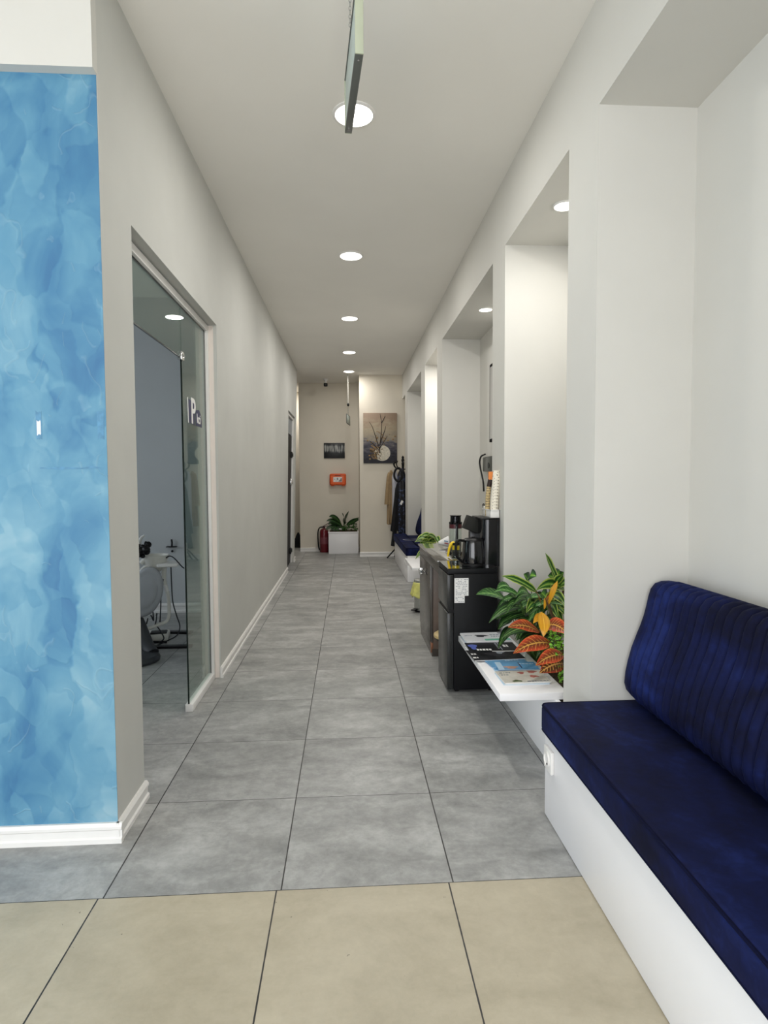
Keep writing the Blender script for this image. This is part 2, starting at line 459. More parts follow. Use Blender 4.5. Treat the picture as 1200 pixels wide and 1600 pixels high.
# far end
c = MB(); c.box(.225, XB, 11.04, 12.1, 0, H); struct('wall_end_right', c, end_paint)
c = MB(); c.box(-.955, .225, 11.98, 12.1, 0, H)
struct('wall_end_left', c, end_paint)
c = MB(); c.box(-4.2, -.6, 13.2, 13.3, 0, H); struct('wall_passage', c, end_paint)
c = MB(); c.box(-.955, -.855, 12.1, 13.2, 0, H); struct('wall_passage_side', c, end_paint)
c = MB(); c.box(-4.2, -4.1, 2.4, 3.4, 0, H); c.box(-4.2, -4.1, 5.8, 13.3, 0, H); c.box(-4.2, -4.1, 3.4, 5.8, 0, .8); c.box(-4.2, -4.1, 3.4, 5.8, 2.4, H); struct('wall_far_left', c, room_paint)

# left wall with two openings
XL = -.93; T0 = -1.06
c = MB()
c.box(T0, XL, 2.343, 2.66, 0, H)
c.box(T0, XL, 2.66, 4.30, 2.505, H)
c.box(T0, XL, 4.30, 9.27, 0, H)
c.box(T0, XL, 9.27, 10.42, 2.50, H)
c.box(T0, XL, 10.42, 10.64, 0, H)
struct('wall_left', c, side_paint, tw=True)
# blue plaster wall and the fascia above it
c = MB(); c.box(-4.2, -1.06, 2.34, 2.44, 0, 2.912); c.box(-1.06, -.914, 2.34, 2.3425, 0, 2.912); struct('wall_blue', c, plaster())
bw = bpy.data.objects['wall_blue']
c = MB(); c.box(-4.2, -1.06, 2.298, 2.44, 2.912, H); c.box(-1.06, -.909, 2.298, 2.3425, 2.912, H); struct('wall_fascia', c, white_paint)
chip = mat('bare_plaster_chip', 'd8dce2', .8); scuff = mat('scraped_blue_plaster', '5688aa', .7, vary=.2, scale=40)
def irregular(x0, x1, z0, z1, n=7, j=.004):
    pts = []
    for k in range(n): pts.append((x0+(x1-x0)*k/(n-1), z0+random.uniform(-j, j)))
    for k in range(n): pts.append((x1-(x1-x0)*k/(n-1), z1+random.uniform(-j, j)))
    return pts
for (x0, x1, z0, z1, m, nm) in ((-1.172, -1.151, 1.578, 1.68, scuff, 'scrape'), (-1.169, -1.154, 1.592, 1.645, chip, 'plaster_chip'),
                                (-.946, -.922, 1.578, 1.68, scuff, 'scrape'), (-1.164, -.935, 1.462, 1.470, scuff, 'scratch')):
    c = MB(); c.prism(irregular(x0, x1, z0, z1), .0012, 'Y', 2.339 if nm != 'plaster_chip' else 2.3384); c.build(nm, m, bw, 0)

# lobby shell behind the viewer, with a shop-front window
c = MB(); c.box(-4.2, -4.1, -2.6, -2.3, 0, H); c.box(-4.2, -4.1, 1.9, 2.4, 0, H); c.box(-4.2, -4.1, -2.3, 1.9, 0, .12); c.box(-4.2, -4.1, -2.3, 1.9, 2.76, H); struct('wall_lobby_left', c, white_paint)
c = MB(); c.box(-4.2, -3.2, -2.6, -2.5, 0, H); c.box(1.2, 1.55, -2.6, -2.5, 0, H); c.box(-3.2, 1.2, -2.6, -2.5, 2.9, H); c.box(-3.2, 1.2, -2.6, -2.5, 0, .1)
struct('wall_front', c, white_paint)
win = MB()
for x in (-3.17, -1.7, -.23, 1.17): win.box(x-.03, x+.03, -2.6, -2.5, .1, 2.9)
win.box(-3.2, 1.2, -2.6, -2.5, .1, .16); win.box(-3.2, 1.2, -2.6, -2.5, 2.84, 2.9)
wf = struct('window_1', win, trim_white)
c = MB()
for x0, x1 in ((-3.14, -1.73), (-1.67, -.26), (-.20, 1.14)): c.box(x0, x1, -2.556, -2.548, .16, 2.84)
c.build('pane', clear_glass, wf, 0)

for nm, ya, yb, za, zb, k in (('added_side_window', -2.3, 1.9, .12, 2.76, 3), ('added_surgery_window', 3.4, 5.8, .8, 2.4, 2)):  # unseen windows added to bring fill light to the bench side and surgery
    win = MB()
    for i in range(k+1):
        y = ya+.03+(yb-ya-.06)*i/k; win.box(-4.2, -4.1, y-.03, y+.03, za, zb)
    win.box(-4.2, -4.1, ya, yb, za, za+.05); win.box(-4.2, -4.1, ya, yb, zb-.05, zb); wf = struct(nm, win, trim_white)
    c = MB(); c.box(-4.156, -4.148, ya+.03, yb-.03, za+.04, zb-.04); c.build('pane', clear_glass, wf, 0)

# moulded baseboards
BB = [(0, 0), (.020, 0), (.020, .018), (.013, .024), (.013, .050), (.018, .056), (.018, .066), (.010, .078), (0, .078)]
def baseboard(name, p0, p1, out, tw=False, scale=1):
    """p0,p1: floor points on the wall face, out: unit vector away from the wall"""
    p0, p1, out = Vector(p0), Vector(p1), Vector(out)
    c = MB(); c.rings([[p + out*a*scale + Vector((0, 0, b*scale)) for a, b in BB] for p in (p0, p1)])
    return struct(name, c, trim_white, tw=tw, smooth=20)
baseboard('baseboard_blue', (-4.1, 2.34, 0), (-.894, 2.34, 0), (0, -1, 0))
baseboard('baseboard_left_near', (XL, 2.325, 0), (XL, 2.665, 0), (1, 0, 0), True)
baseboard('baseboard_left', (XL, 4.29, 0), (XL, 9.28, 0), (1, 0, 0), True)
baseboard('baseboard_left_far', (XL, 10.41, 0), (XL, 10.66, 0), (1, 0, 0), True)
baseboard('baseboard_end_left', (-.955, 11.98, 0), (.225, 11.98, 0), (0, -1, 0))
baseboard('baseboard_end_right', (.215, 11.04, 0), (1.02, 11.04, 0), (0, -1, 0), scale=1.15)

# dental surgery behind the glass
RB = 6.52
c = MB(); c.box(-4.1, T0, RB, RB+.1, 0, H); struct('wall_surgery', c, room_paint)
c = MB(); c.box(-4.1, T0, 2.44, 2.50, 0, H); struct('wall_surgery_near', c, room_paint)
baseboard('baseboard_surgery', (-4.1, RB, 0), (T0, RB, 0), (0, -1, 0), scale=1.3)

# ---- near glazed opening (white frame, fixed pane, transom)
dr = MB(); XG = -.985
dr.box(-1.005, -.962, 2.66, 4.30, 2.455, 2.495, .002)
dr.box(-1.005, -.962, 4.258, 4.298, 0, 2.455, .002)
dr.box(-1.005, -.958, 3.655, 4.258, .001, .048, .002)
d1 = struct('door_1', dr, trim_white)
c = MB(); c.box(-1.055, -.932, 4.297, 4.306, 0, 2.50); c.build('jamb_lining', pink_trim, d1, 0)
c = MB(); c.box(XG-.004, XG+.004, 3.665, 4.262, .046, 2.458); pane = c.build('fixed_pane', door_glass, d1, 0)
c = MB(); c.box(XG-.004, XG+.004, 2.665, 3.662, 2.150, 2.458); tpane = c.build('transom_pane', door_glass, d1, 0)
c = MB(); c.box(XG-.0045, XG+.0045, 3.661, 3.666, .046, 2.150); c.build('pane_edge', glass_edge_m, pane, 0)
c = MB(); c.box(XG-.0045, XG+.0045, 2.665, 3.66, 2.145, 2.1515); c.box(XG-.0045, XG+.0045, 2.665, 4.26, 2.450, 2.4555); c.build('pane_edge', glass_edge_m, tpane, 0)
c = MB(); c.box(XG-.0045, XG+.0045, 4.254, 4.2585, .046, 2.455); c.build('gasket', glass_edge_m, pane, 0)
c = MB(); c.box(XG-.014, XG+.014, 3.635, 3.69, 2.135, 2.185, .004); c.cyl((XG+.014, 3.65, 2.16), .006, .006, 'X', 12); c.cyl((XG+.014, 3.675, 2.16), .006, .006, 'X', 12)
c.build('glass_clip', chrome, d1)

# sticker on the fixed pane
stk = thing('door_sticker', 'small navy and white logo sticker on the near glass pane', 'sticker', (XG+.006, 3.97, 1.83))
c = MB(); c.prism([(3.93, 1.775), (3.80, 1.78), (3.785, 1.85), (3.80, 1.925), (3.93, 1.915)], .0012, 'X', XG+.0045); c.build('navy_plate', navy_ink, stk, 0)
c = MB(); c.prism([(3.775, 1.78), (3.768, 1.93), (3.782, 1.935), (3.789, 1.775)], .0014, 'X', XG+.0045); c.build('white_rim', paper, stk, 0)
c = MB(); c.prism([(3.965, 1.775), (3.965, 1.875), (4.05, 1.885), (4.10, 1.855), (4.12, 1.775)], .0012, 'X', XG+.0045); c.build('navy_tab', navy_ink, stk, 0)
letters('P', .225, paper, stk, (XG+.0062, 3.90, 1.852), (0, 1, 0), (0, 0, 1), 'letter_p')
letters('kci', .085, paper, stk, (XG+.0062, 4.035, 1.822), (0, 1, 0), (0, 0, 1), 'lettering')

# ---- far glazed door with dark glass and black hinges
dr = MB()
dr.box(-1.0, -.955, 9.27, 10.42, 2.455, 2.495, .002); dr.box(-1.0, -.955, 10.375, 10.415, 0, 2.455, .002)
twist(dr.bm); d2 = structure(dr.build('door_2', trim_white, None, 30))
smoke = mat('dark_tinted_glass', '0d0f12', .45, vary=.05, spec=.12)
frost = mat('frosted_glass', '8d9092', .7, vary=.05)
c = MB(); c.box(-.99, -.982, 9.30, 10.37, .012, 2.18); twist(c.bm); dleaf = c.build('door_leaf', smoke, d2, 0)
c = MB(); c.box(-.99, -.982, 9.30, 10.37, 2.19, 2.45); twist(c.bm); c.build('transom_pane', frost, d2, 0)
for z in (1.86, 1.40, .22):
    c = MB(); c.box(-1.0, -.958, 10.20, 10.32, z-.05, z+.05, .004); c.box(-1.0, -.95, 10.32, 10.38, z-.03, z+.03, .003); twist(c.bm)
    c.build('hinge', chrome if z == 1.40 else black_plastic, d2)

# ------------------------------------------------------------------ ceiling lights
lamp_glow = glow('lit_diffuser', (1.0, .97, .9), 6.0)
def downlight(loc, r, power, label, cat='ceiling light', group=None, z=H):
    t = thing('ceiling_light', label, cat, (loc[0], loc[1], z), group)
    c = MB(); c.lathe([(r*1.14, 0), (r*1.14, -.004), (r*1.05, -.010), (r, -.010), (r, -.002), (r*1.0, 0)], (loc[0], loc[1], z), 40); c.build('trim_ring', trim_white, t)
    c = MB(); c.lathe([(r*.99, -.001), (r*.99, -.006), (r*.8, -.008)], (loc[0], loc[1], z), 40); c.build('diffuser', lamp_glow, t)
    a = area('lamp', (0, 0, -.016), (0, 0, 0), r*1.9, r*1.9, power, (1.0, .975, .93), 'DISK'); a.parent = t
    return t
G = 'round downlights along the corridor ceiling'
downlight((.05, 3.263), .10, LAMP_POWER, 'nearest corridor downlight, round and lit, behind the hanging sign', group=G)
downlight((.045, 5.248), .093, LAMP_POWER, 'second round lit downlight along the corridor ceiling, after the hanging sign', group=G)
downlight((.04, 7.231), .093, LAMP_POWER, 'third round lit downlight, midway along the corridor ceiling', group=G)
downlight((.04, 9.108), .093, LAMP_POWER, 'fourth round lit downlight, next to last along the corridor', group=G)
downlight((.038, 10.686), .093, LAMP_POWER*.75, 'last round lit downlight, nearest the end wall', group=G)
G = 'small downlights in the niche soffits'
downlight((1.20, 3.283), .055, SPOT_POWER, 'small round downlight in the soffit above the croton planter', group=G, z=ZS)
downlight((1.225, 5.269), .055, SPOT_POWER, 'small round downlight in the soffit above the coffee counter', group=G, z=ZS)
downlight((1.225, 7.28), .055, SPOT_POWER*1.6, 'small round downlight in the niche beyond the coffee counter', group=G, z=ZS)
downlight((1.225, 9.2), .055, SPOT_POWER*.5, 'small round downlight in the niche above the far navy bench', group=G, z=ZS)
downlight((-1.4, 12.72), .09, 14, 'added unseen round downlight brightening the side passage at the end')  # out-of-view lamp added to brighten the passage wall

# hanging signs seen nearly edge-on
sign_green = mat('pale_green_sign_edge', 'b9bfa8', .4, vary=.04)
sign_under = mat('grey_sign_profile', '5e615d', .4, vary=.05)
sign_face = mat('green_grey_sign_face', 'b9c8c4', .35, vary=.1, scale=20)
def hanging_sign(loc, Ly, hz, tx, yaw, label, chain=True):
    t = thing('hanging_sign', label, 'sign', loc)
    R = Matrix.Rotation(yaw, 4, 'Z')
    def add(mb, name, m):
        for v in mb.bm.verts: v.co = Vector(loc) + R @ v.co
        return mb.build(name, m, t)
    c = MB(); c.box(-tx*.36, tx*.36, -Ly/2+.002, Ly/2-.002, -hz/2, hz/2, .001); add(c, 'panel', sign_face)
    c = MB(); c.box(-tx/2, tx/2, -Ly/2, Ly/2, -hz/2-.012, -hz/2, .002); c.box(-tx/2, tx/2, -Ly/2, Ly/2, hz/2, hz/2+.008, .002); add(c, 'rail', sign_under)
    for s in (-1, 1):
        c = MB(); c.box(-tx/2, tx/2, s*Ly/2-.004, s*Ly/2+.004, -hz/2-.012, hz/2+.008, .002); add(c, 'end_cap', sign_green if chain else sign_under)
        if chain:
            c = MB(); c.cyl((0, s*(Ly/2-.03), -hz/2-.0145), .004, .003, 'Z', 12); add(c, 'screw', chrome)
    if chain:
        for xx, yy in ((0, -Ly*.42), (-tx*.5, -Ly*.12)):
            c = MB(); z = hz/2+.008; k = 0
            while loc[2]+z < H-.001:
                ax = Vector((.0045, 0, 0)) if k % 2 == 0 else Vector((0, .0045, 0))
                up = Vector((0, 0, .0095)); o_ = Vector((xx, yy, z+.008))
                c.tube([o_+ax*math.cos(a)+up*math.sin(a) for a in [q*PI/4 for q in range(8)]], .0014, 5, 1, True)
                z += .0155; k += 1
            add(c, 'chain', alu)
    return t
hanging_sign((.036, 2.50, 3.077), .50, .21, .031, math.radians(4.5), 'grey-green box sign hung on chains nearest the viewer, seen edge-on')
fs = hanging_sign((.022, 11.0, 2.53), .50, .15, .014, math.radians(-6.8), 'small grey sign hung on a white rod before the end wall', False)
c = MB(); c.cyl((.022, 11.0, 2.81), .009, .54, 'Z', 10); c.build('rod', mat('dull_white_rod', '9c9a92', .6), fs)
c = MB(); c.cyl((.022, 11.0, 2.605), .0045, .21, 'Z', 8); c.build('cord', alu, fs)
c = MB(); c.ball((.022, 10.99, 2.80), .022, (1, 1, 1.4)); c.build('knot', black_plastic, fs)

# security camera
sc_ = thing('security_camera', 'white and black security camera hanging from the far ceiling', 'camera', (-.40, 11.5, H))
c = MB(); c.lathe([(.055, 0), (.052, -.012), (.03, -.035), (.018, -.05), (.014, -.085)], (-.40, 11.5, H), 20); c.build('mount', trim_white, sc_)
c = MB(); c.obox((-.40, 11.47, H-.115), (.072, .11, .066), (.15, 0, 0), .016, 3); c.build('body', black_plastic, sc_)
c = MB(); c.cyl((-.40, 11.405, H-.125), .02, .012, 'Y', 16); c.build('lens', black_glass, sc_)

# ------------------------------------------------------------------ wall art on the left wall
wire = mat('black_wire', '141414', .5)
def tooth(y0, y1, zt, zb, label, x=-.918):
    w_ = y1-y0; h_ = zt-zb
    P = [(.02, .86), (.10, .98), (.22, .93), (.42, .845), (.60, .855), (.78, .93), (.94, .87), (1.0, .70), (.92, .48), (.80, .28),
         (.52, .0), (.40, .12), (.28, .32), (.08, .60)]
    c = MB(); c.tube([(x, y0+a*w_, zb+b*h_) for a, b in P], .005, 6, 5, True)
    c.tube([(x, y0+.70*w_, zb+.50*h_), (x, y0+.58*w_, zb+.30*h_), (x, y0+.53*w_, zb+.06*h_)], .004, 6, 5)
    c.tube([(x, y0+.22*w_, zb+.93*h_), (x, y0+.12*w_, zb+1.0*h_), (x, y0+.05*w_, zb+1.06*h_)], .004, 6, 5)
    return tag(c.build('wire_wall_art', wire), label, 'wall art')
tooth(4.43, 4.72, 1.885, 1.61, 'black wire heart-shaped tooth outline on the left wall beside the glass pane', -.920)
tooth(8.72, 9.10, 1.90, 1.68, 'black wire tooth outline on the left wall before the far dark door', -.938)

# ------------------------------------------------------------------ upholstered benches
def bench(y0, y1, back0, back1, label, socket_y, pillar_end=None):
    t = thing('bench', label, 'bench', (.82, (y0+y1)/2, 0))
    c = MB(); c.box(.82, XP-.003, y0, y1, 0.004, .368, .002)
    c.box(XP-.003, XB-.004, max(y0, back0-.01), min(y1, back1+.01), .004, .368, .002)
    c.build('base', laminate, t)
    c = MB()
    b = bmesh.new(); bmesh.ops.create_cube(b, size=1)
    e1 = min(y1, back1+.01); x1 = XB-.006 if pillar_end is None else XB-.006
    def slab(mb, xa, xb, ya, yb):
        rr = []
        b = bmesh.new(); bmesh.ops.create_cube(b, size=1); bmesh.ops.scale(b, vec=(xb-xa, yb-ya, .112), verts=b.verts)
        ve = [e for e in b.edges if abs((e.verts[0].co-e.verts[1].co).z) > .05]
        bmesh.ops.bevel(b, geom=ve, offset=.035, segments=5, profile=.5, affect='EDGES')
        he = [e for e in b.edges if abs((e.verts[0].co-e.verts[1].co).z) < .001]
        bmesh.ops.bevel(b, geom=he, offset=.018, segments=4, profile=.5, affect='EDGES')
        bmesh.ops.translate(b, vec=((xa+xb)/2, (ya+yb)/2, .368+.056), verts=b.verts); mb._merge(b)
    cy1 = y1+.008 if pillar_end is None else y1
    slab(c, .797, XB-.006 if pillar_end is None else XP-.004, y0+.004, cy1)
    if pillar_end is not None: slab(c, XP-.06, XB-.006, back0, back1)
    seat = c.build('seat_cushion', velvet_m, t, 60)
    def loop(z, xa, xb, ya, yb, ins=.0045, r=.035):
        P = []
        for cx, cy, a0 in ((xb-r, yb-r, 0), (xa+r, yb-r, PI/2), (xa+r, ya+r, PI), (xb-r, ya+r, 1.5*PI)):
            for k in range(5):
                a = a0+PI/2*k/4; P.append((cx+(r-ins)*math.cos(a), cy+(r-ins)*math.sin(a), z))
        return P
    c = MB()
    xr = XB-.006 if pillar_end is None else XP-.004
    for z in (.4745, .3745): c.tube(loop(z, .797, xr, y0+.004, cy1), .005, 6, 1, True)
    c.build('piping', velvet_dark, seat)
    # channelled backrest
    prof = [(1.40, .505), (1.30, .490), (1.21, .492), (1.178, .508), (1.155, .535), (1.146, .565), (1.150, .61), (1.160, .66), (1.174, .712), (1.192, .76), (1.211, .808), (1.224, .845),
            (1.234, .885), (1.243, .928), (1.252, .958), (1.270, .981), (1.298, .990), (1.33, .991), (1.37, .985), (1.40, .972)]
    bb = MB(); pitch = .0492; n = int((back1-.066-back0-.02)/pitch); R = []
    ys = [(back1-.0, 0, -.03), (back1-.004, .3, -.012), (back1-.016, .6, 0), (back1-.058, .6, .002), (back1-.066, 0, -.004)]
    for k in range(n):
        for u in (.12, .3, .5, .7, .88, 1.0):
            ys.append((back1-.066-pitch*(k+u), 0, .020*(max(0, 1-(2*u-1)**2))**.5 - .012))
    ye = ys[-1][0]; ys += [(ye-.02, .5, 0), (ye-.03, 0, -.02)]
    ctr = Vector((1.36, .74))
    for (yy, _, off) in ys:
        ring = []
        for i, q in enumerate(prof):
            a = Vector(prof[max(0, i-1)]); b2 = Vector(prof[min(len(prof)-1, i+1)]); tg = (b2-a).normalized(); nr = Vector((-tg.y, tg.x))
            if nr.dot(Vector(q)-ctr) < 0: nr = -nr
            k = 1.0 if 1 < i < len(prof)-2 else .3
            ring.append((q[0]+nr.x*off*k, yy, q[1]+nr.y*off*k))
        R.append(ring)
    bb.rings(R); bb.build('backrest', velvet_m, t, 60)
    s = socket_y
    c = MB(); c.box(.806, .82, s-.043, s+.043, .222, .315, .003); so = c.build('power_socket', trim_white, t, label='white power socket on the bench front')
    c = MB(); c.lathe([(.030, 0), (.030, -.006), (.024, -.006), (.022, -.0015), (.001, -.0015)], (.806, s, .27), 24, 'X'); c.build('socket_ring', trim_white, so)
    c = MB(); c.cyl((.802, s-.004, .252), .0045, .003, 'X', 10); c.build('pin_hole', black_plastic, so)
    return t
bench(.17, 2.408, .17, 2.400, 'near built-in white bench with navy velvet seat and ribbed backrest', 2.34)
bench(8.17, 10.45, 8.24, 10.10, 'far built-in white bench with navy velvet seat, beside the coat stand', 8.40, True)

# ------------------------------------------------------------------ planters with shelf
def planter(y0, y1, sx0, sx1, sy0, sy1, label, zt=.385):
    t = thing('planter', label, 'planter', (1.2, (y0+y1)/2, 0))
    c = MB(); c.box(.99, 1.012, y0-.10, y1+.012, .0, zt-.035, .001)
    c.box(1.012, XB-.004, y0+.003, y0+.02, .0, zt-.06, .001); c.box(1.012, XB-.004, y1-.02, y1-.003, .0, zt-.06, .001)
    c.build('box', laminate, t)
    c = MB(); c.box(1.012, XB-.003, y0+.02, y1-.02, 0, zt-.10); c.build('soil', soil_m, t)
    c = MB(); c.box(sx0, sx1, sy0, sy1, zt-.035, zt, .0015); c.build('shelf', laminate, t)
    return t
planter(2.74, 3.845, .722, 1.055, 2.775, 3.855, 'white built-in planter and shelf in front of the croton plants')
planter(6.757, 7.818, .75, 1.055, 6.93, 7.82, 'white built-in planter and shelf beyond the coffee counter')

# ------------------------------------------------------------------ fridge
FX0, FX1, FY0, FY1, FZ = .65, .985, 3.865, 4.252, .832
fr = thing('mini_fridge', 'black mini fridge at the near end of the coffee counter', 'fridge', (.8, 4.05, 0))
c = MB(); c.box(.694, FX1, FY0, FY1, .018, .795, .003); c.build('body', black_satin, fr)
c = MB(); c.box(FX0+.004, FX1, FY0-.002, FY1, .796, FZ-.003, .002); c.build('top_panel', black_satin, fr)
c = MB(); c.box(FX0+.005, FX1, FY0-.001, FY1, FZ-.003, FZ); c.build('glass_plate', black_glass, fr, 0)
c = MB(); c.box(FX0, .691, FY0, FY1, .560, .790, .004); c.build('freezer_door', dark_gloss, fr)
c = MB(); c.box(FX0, .691, FY0, FY1, .022, .535, .004); c.build('door', dark_gloss, fr)
c = MB(); c.box(.660, .694, FY0+.004, FY1-.004, .535, .560); c.build('handle_groove', black_plastic, fr)
for x in (.72, .95):
    for y in (FY0+.04, FY1-.04):
        c = MB(); c.cyl((x, y, 0), .016, .02, 'Z', 12); c.build('foot', black_plastic, fr)
def note(x0, x1, z0, z1, label, rows, seed, parent_y=FY0-.0015):
    t = thing('paper_note', label, 'paper note', (x0, parent_y, z0))
    c = MB(); c.box(x0, x1, parent_y-.0008, parent_y, z0, z1); c.build('sheet', paper, t, 0)
    c = MB(); rnd = random.Random(seed)
    for k in range(rows):
        z = z1-(k+.9)*(z1-z0)/(rows+.6); x = x0+(x1-x0)*.10
        while x < x1-(x1-x0)*.12:
            wd = rnd.uniform(.004, .014)
            if rnd.random() > .28: c.box(x, min(x+wd, x1-.004), parent_y-.0013, parent_y-.0008, z-.0017, z+.0017)
            x += wd+.004
    c.build('printed_lines', ink, t, 0)
    return t
note(.697, .791, .650, .768, 'larger white printed sheet stuck on the black fridge side', 10, 3)
note(.697, .765, .604, .650, 'smaller white note stuck below the printed sheet on the fridge', 4, 5)

# ------------------------------------------------------------------ coffee counter
cb = thing('coffee_counter', 'dark glossy counter with smoky glass top behind the black fridge', 'counter', (1.0, 4.85, 0))
CY0, CY1 = 4.262, 5.42
c = MB(); c.box(.655, XB-.006, CY0, CY1, .735, .818, .002); c.build('worktop_board', cabinet_brown, cb)
c = MB(); c.box(.642, XB-.006, CY0-.004, CY1+.012, .818, .832, .002); c.build('glass_top', smoky_glass, cb)
c = MB(); c.box(.675, XB-.006, 4.69, CY1, .06, .735, .001); c.build('cupboard', panel_brown, cb)
c = MB(); c.box(.656, .675, 4.735, CY1, .11, .733, .002); dd = c.build('door', cabinet_brown, cb)
c = MB(); c.box(.662, .675, 4.69, 4.733, .11, .733, .001); c.build('stile', cabinet_brown, cb)
kn = MB()
kc = Vector((.622, 5.0, .640))
for i in range(14):
    a = random.uniform(0, 2*PI); b = random.uniform(-.9, .9)
    kn.obox(kc + Vector((-abs(math.cos(a))*.012, math.sin(a)*.026, b*.027)), (.022, .024, .024), (a, b*2, a*1.7), .003, 1)
kn.cyl((.628, 5.0, .640), .012, .028, 'X', 12)
kn.build('knob', chrome, dd, 0)
c = MB(); c.lathe([(.024, 0), (.026, -.004), (.020, -.008)], (.656, 5.0, .640), 20, 'X'); c.build('knob_plate', chrome, dd)
c = MB(); c.box(.665, XB-.006, 4.69, CY1, 0, .06); c.box(.660, .672, 4.735, CY1, .06, .105, .001); c.build('plinth', cabinet_brown, cb)
c = MB(); c.box(.657, .675, 4.69, 4.733, .03, .11, .001); c.build('corner_cap', mat('copper_corner', '8a5a40', .4, metal=.4), cb)
c = MB(); c.box(1.30, 1.32, CY0, 4.69, 0, .735); c.build('back_panel', panel_brown, cb)

# stool in the knee space
st = thing('stool', 'low round pale-wood stool in the gap behind the fridge', 'stool', (.80, 4.475, 0))
c = MB(); c.lathe([(.10, .205), (.148, .212), (.152, .222), (.150, .236), (.142, .241), (0.001, .241)], (.80, 4.475, 0), 36); c.build('seat', wood_seat, st)
c = MB(); c.lathe([(.06, .16), (.142, .20), (.150, .214), (.148, .2215), (.1, .2215)], (.80, 4.475, 0), 36); c.build('seat_rim', black_plastic, st)
for a in (.2, .2+2*PI/3, .2+4*PI/3):
    c = MB(); c.tube([(.80+.06*math.cos(a), 4.475+.06*math.sin(a), .2), (.80+.105*math.cos(a), 4.475+.105*math.sin(a), .0)], .012, 10, 0); c.build('leg', black_plastic, st)

# pedal bin with yellow bag
bn = thing('pedal_bin', 'steel pedal bin lined with a yellow bag beyond the counter', 'bin', (.80, 6.36, 0))
c = MB(); c.lathe([(.085, .012), (.092, .02), (.092, .335), (.088, .345), (.075, .35), (0.001, .352)], (.80, 6.36, 0), 32); c.build('body', alu, bn)
c = MB(); R = []
for k in range(9):
    t = k/8; R.append([Vector((.80, 6.36, 0)) + Vector(((.094+.035*t**.7*(1+.35*math.sin(a*5+1)*t+.2*math.sin(a*9)*t))*math.cos(a), (.094+.035*t**.7*(1+.3*math.sin(a*5+1)*t))*math.sin(a), .318-.15*t+.012*math.sin(a*7)*t)) for a in [2*PI*j/60 for j in range(60)]])
c.rings(R, cap0=False, cap1=False); c.build('bag', yellow_bag, bn, 60, solid=.002)
c = MB(); c.lathe([(.088, 0), (.094, .004), (.094, .014), (.088, .018)], (.80, 6.36, 0), 28); c.build('base_ring', black_plastic, bn)
c = MB(); c.obox((.70, 6.29, .03), (.05, .06, .012), (0, -.2, .6), .004); c.obox((.72, 6.31, .018), (.05, .02, .01), (0, 0, .6), .002); c.build('pedal', black_plastic, bn)

# ------------------------------------------------------------------ things on the counter
ZC = .832
ke = thing('kettle', 'glossy black electric kettle on top of the fridge', 'kettle', (.846, 3.985, ZC))
c = MB(); c.lathe([(.062, .0), (.078, .002), (.079, .012), (.074, .02)], (.846, 3.985, ZC), 36); c.build('power_base', black_plastic, ke)
c = MB(); c.lathe([(.070, .02), (.076, .024), (.078, .05), (.073, .12), (.068, .165), (.066, .172)], (.846, 3.985, ZC), 40); c.build('body', mat('black_gloss_enamel', '0b0b10', .10, vary=.05, coat=.35, spec=.6), ke)
c = MB(); c.lathe([(.068, .172), (.068, .178), (.055, .186), (.02, .190), (0.001, .190)], (.846, 3.985, ZC), 36); c.ball((.846, 3.985, ZC+.194), .012, (1, 1, .6)); c.build('lid', black_plastic, ke)
c = MB(); c.tube([(.778, 3.965, ZC+.172), (.742, 3.957, ZC+.176), (.724, 3.952, ZC+.150), (.724, 3.952, ZC+.085), (.740, 3.957, ZC+.055), (.774, 3.966, ZC+.028)], .0095, 10, 6); c.build('handle', black_plastic, ke)
c = MB(); c.prism([(.905, 1.004), (.932, .996), (.905, .955)], .03, 'Y', 3.985); c.build('spout', black_plastic, ke)

cm = thing('coffee_machine', 'tall black coffee machine with a tilted head beside the wall', 'coffee machine', (.95, 4.06, ZC))
c = MB(); c.box(.80, 1.012, 4.09, 4.225, ZC, ZC+.022, .005); c.build('drip_base', black_plastic, cm)
pr = []
for k in range(13):
    a = PI + PI*k/12*.5; 
c = MB()
prof = [(1.014, 3.935), (1.014, 4.20), (.90, 4.20), (.90, 4.0)] + [(.945+.045*math.cos(a), 3.98+.045*math.sin(a)) for a in [PI+PI/2*k/8 for k in range(9)]]
c.prism(prof, .315, 'Z', ZC); c.build('tower', mat('black_gloss_casing', '0c0c11', .16, coat=.2, spec=.5), cm)
c = MB(); c.box(.885, 1.015, 3.93, 4.21, ZC+.315, ZC+.328, .004); c.build('tower_lid', black_plastic, cm)
c = MB(); c.obox((.868, 4.12, 1.105), (.105, .10, .098), (0, .36, 0), .006, 3); c.build('head', mat('charcoal_matte_plastic', '262623', .7, spec=.2), cm)
c = MB(); c.obox((.905, 4.14, 1.095), (.09, .075, .085), (0, .1, 0), .012, 3); c.build('neck', black_plastic, cm)
c = MB(); c.box(.86, .93, 4.16, 4.22, ZC+.022, 1.06, .012); c.build('water_tank', mat('dark_smoked_plastic', '202022', .3), cm)

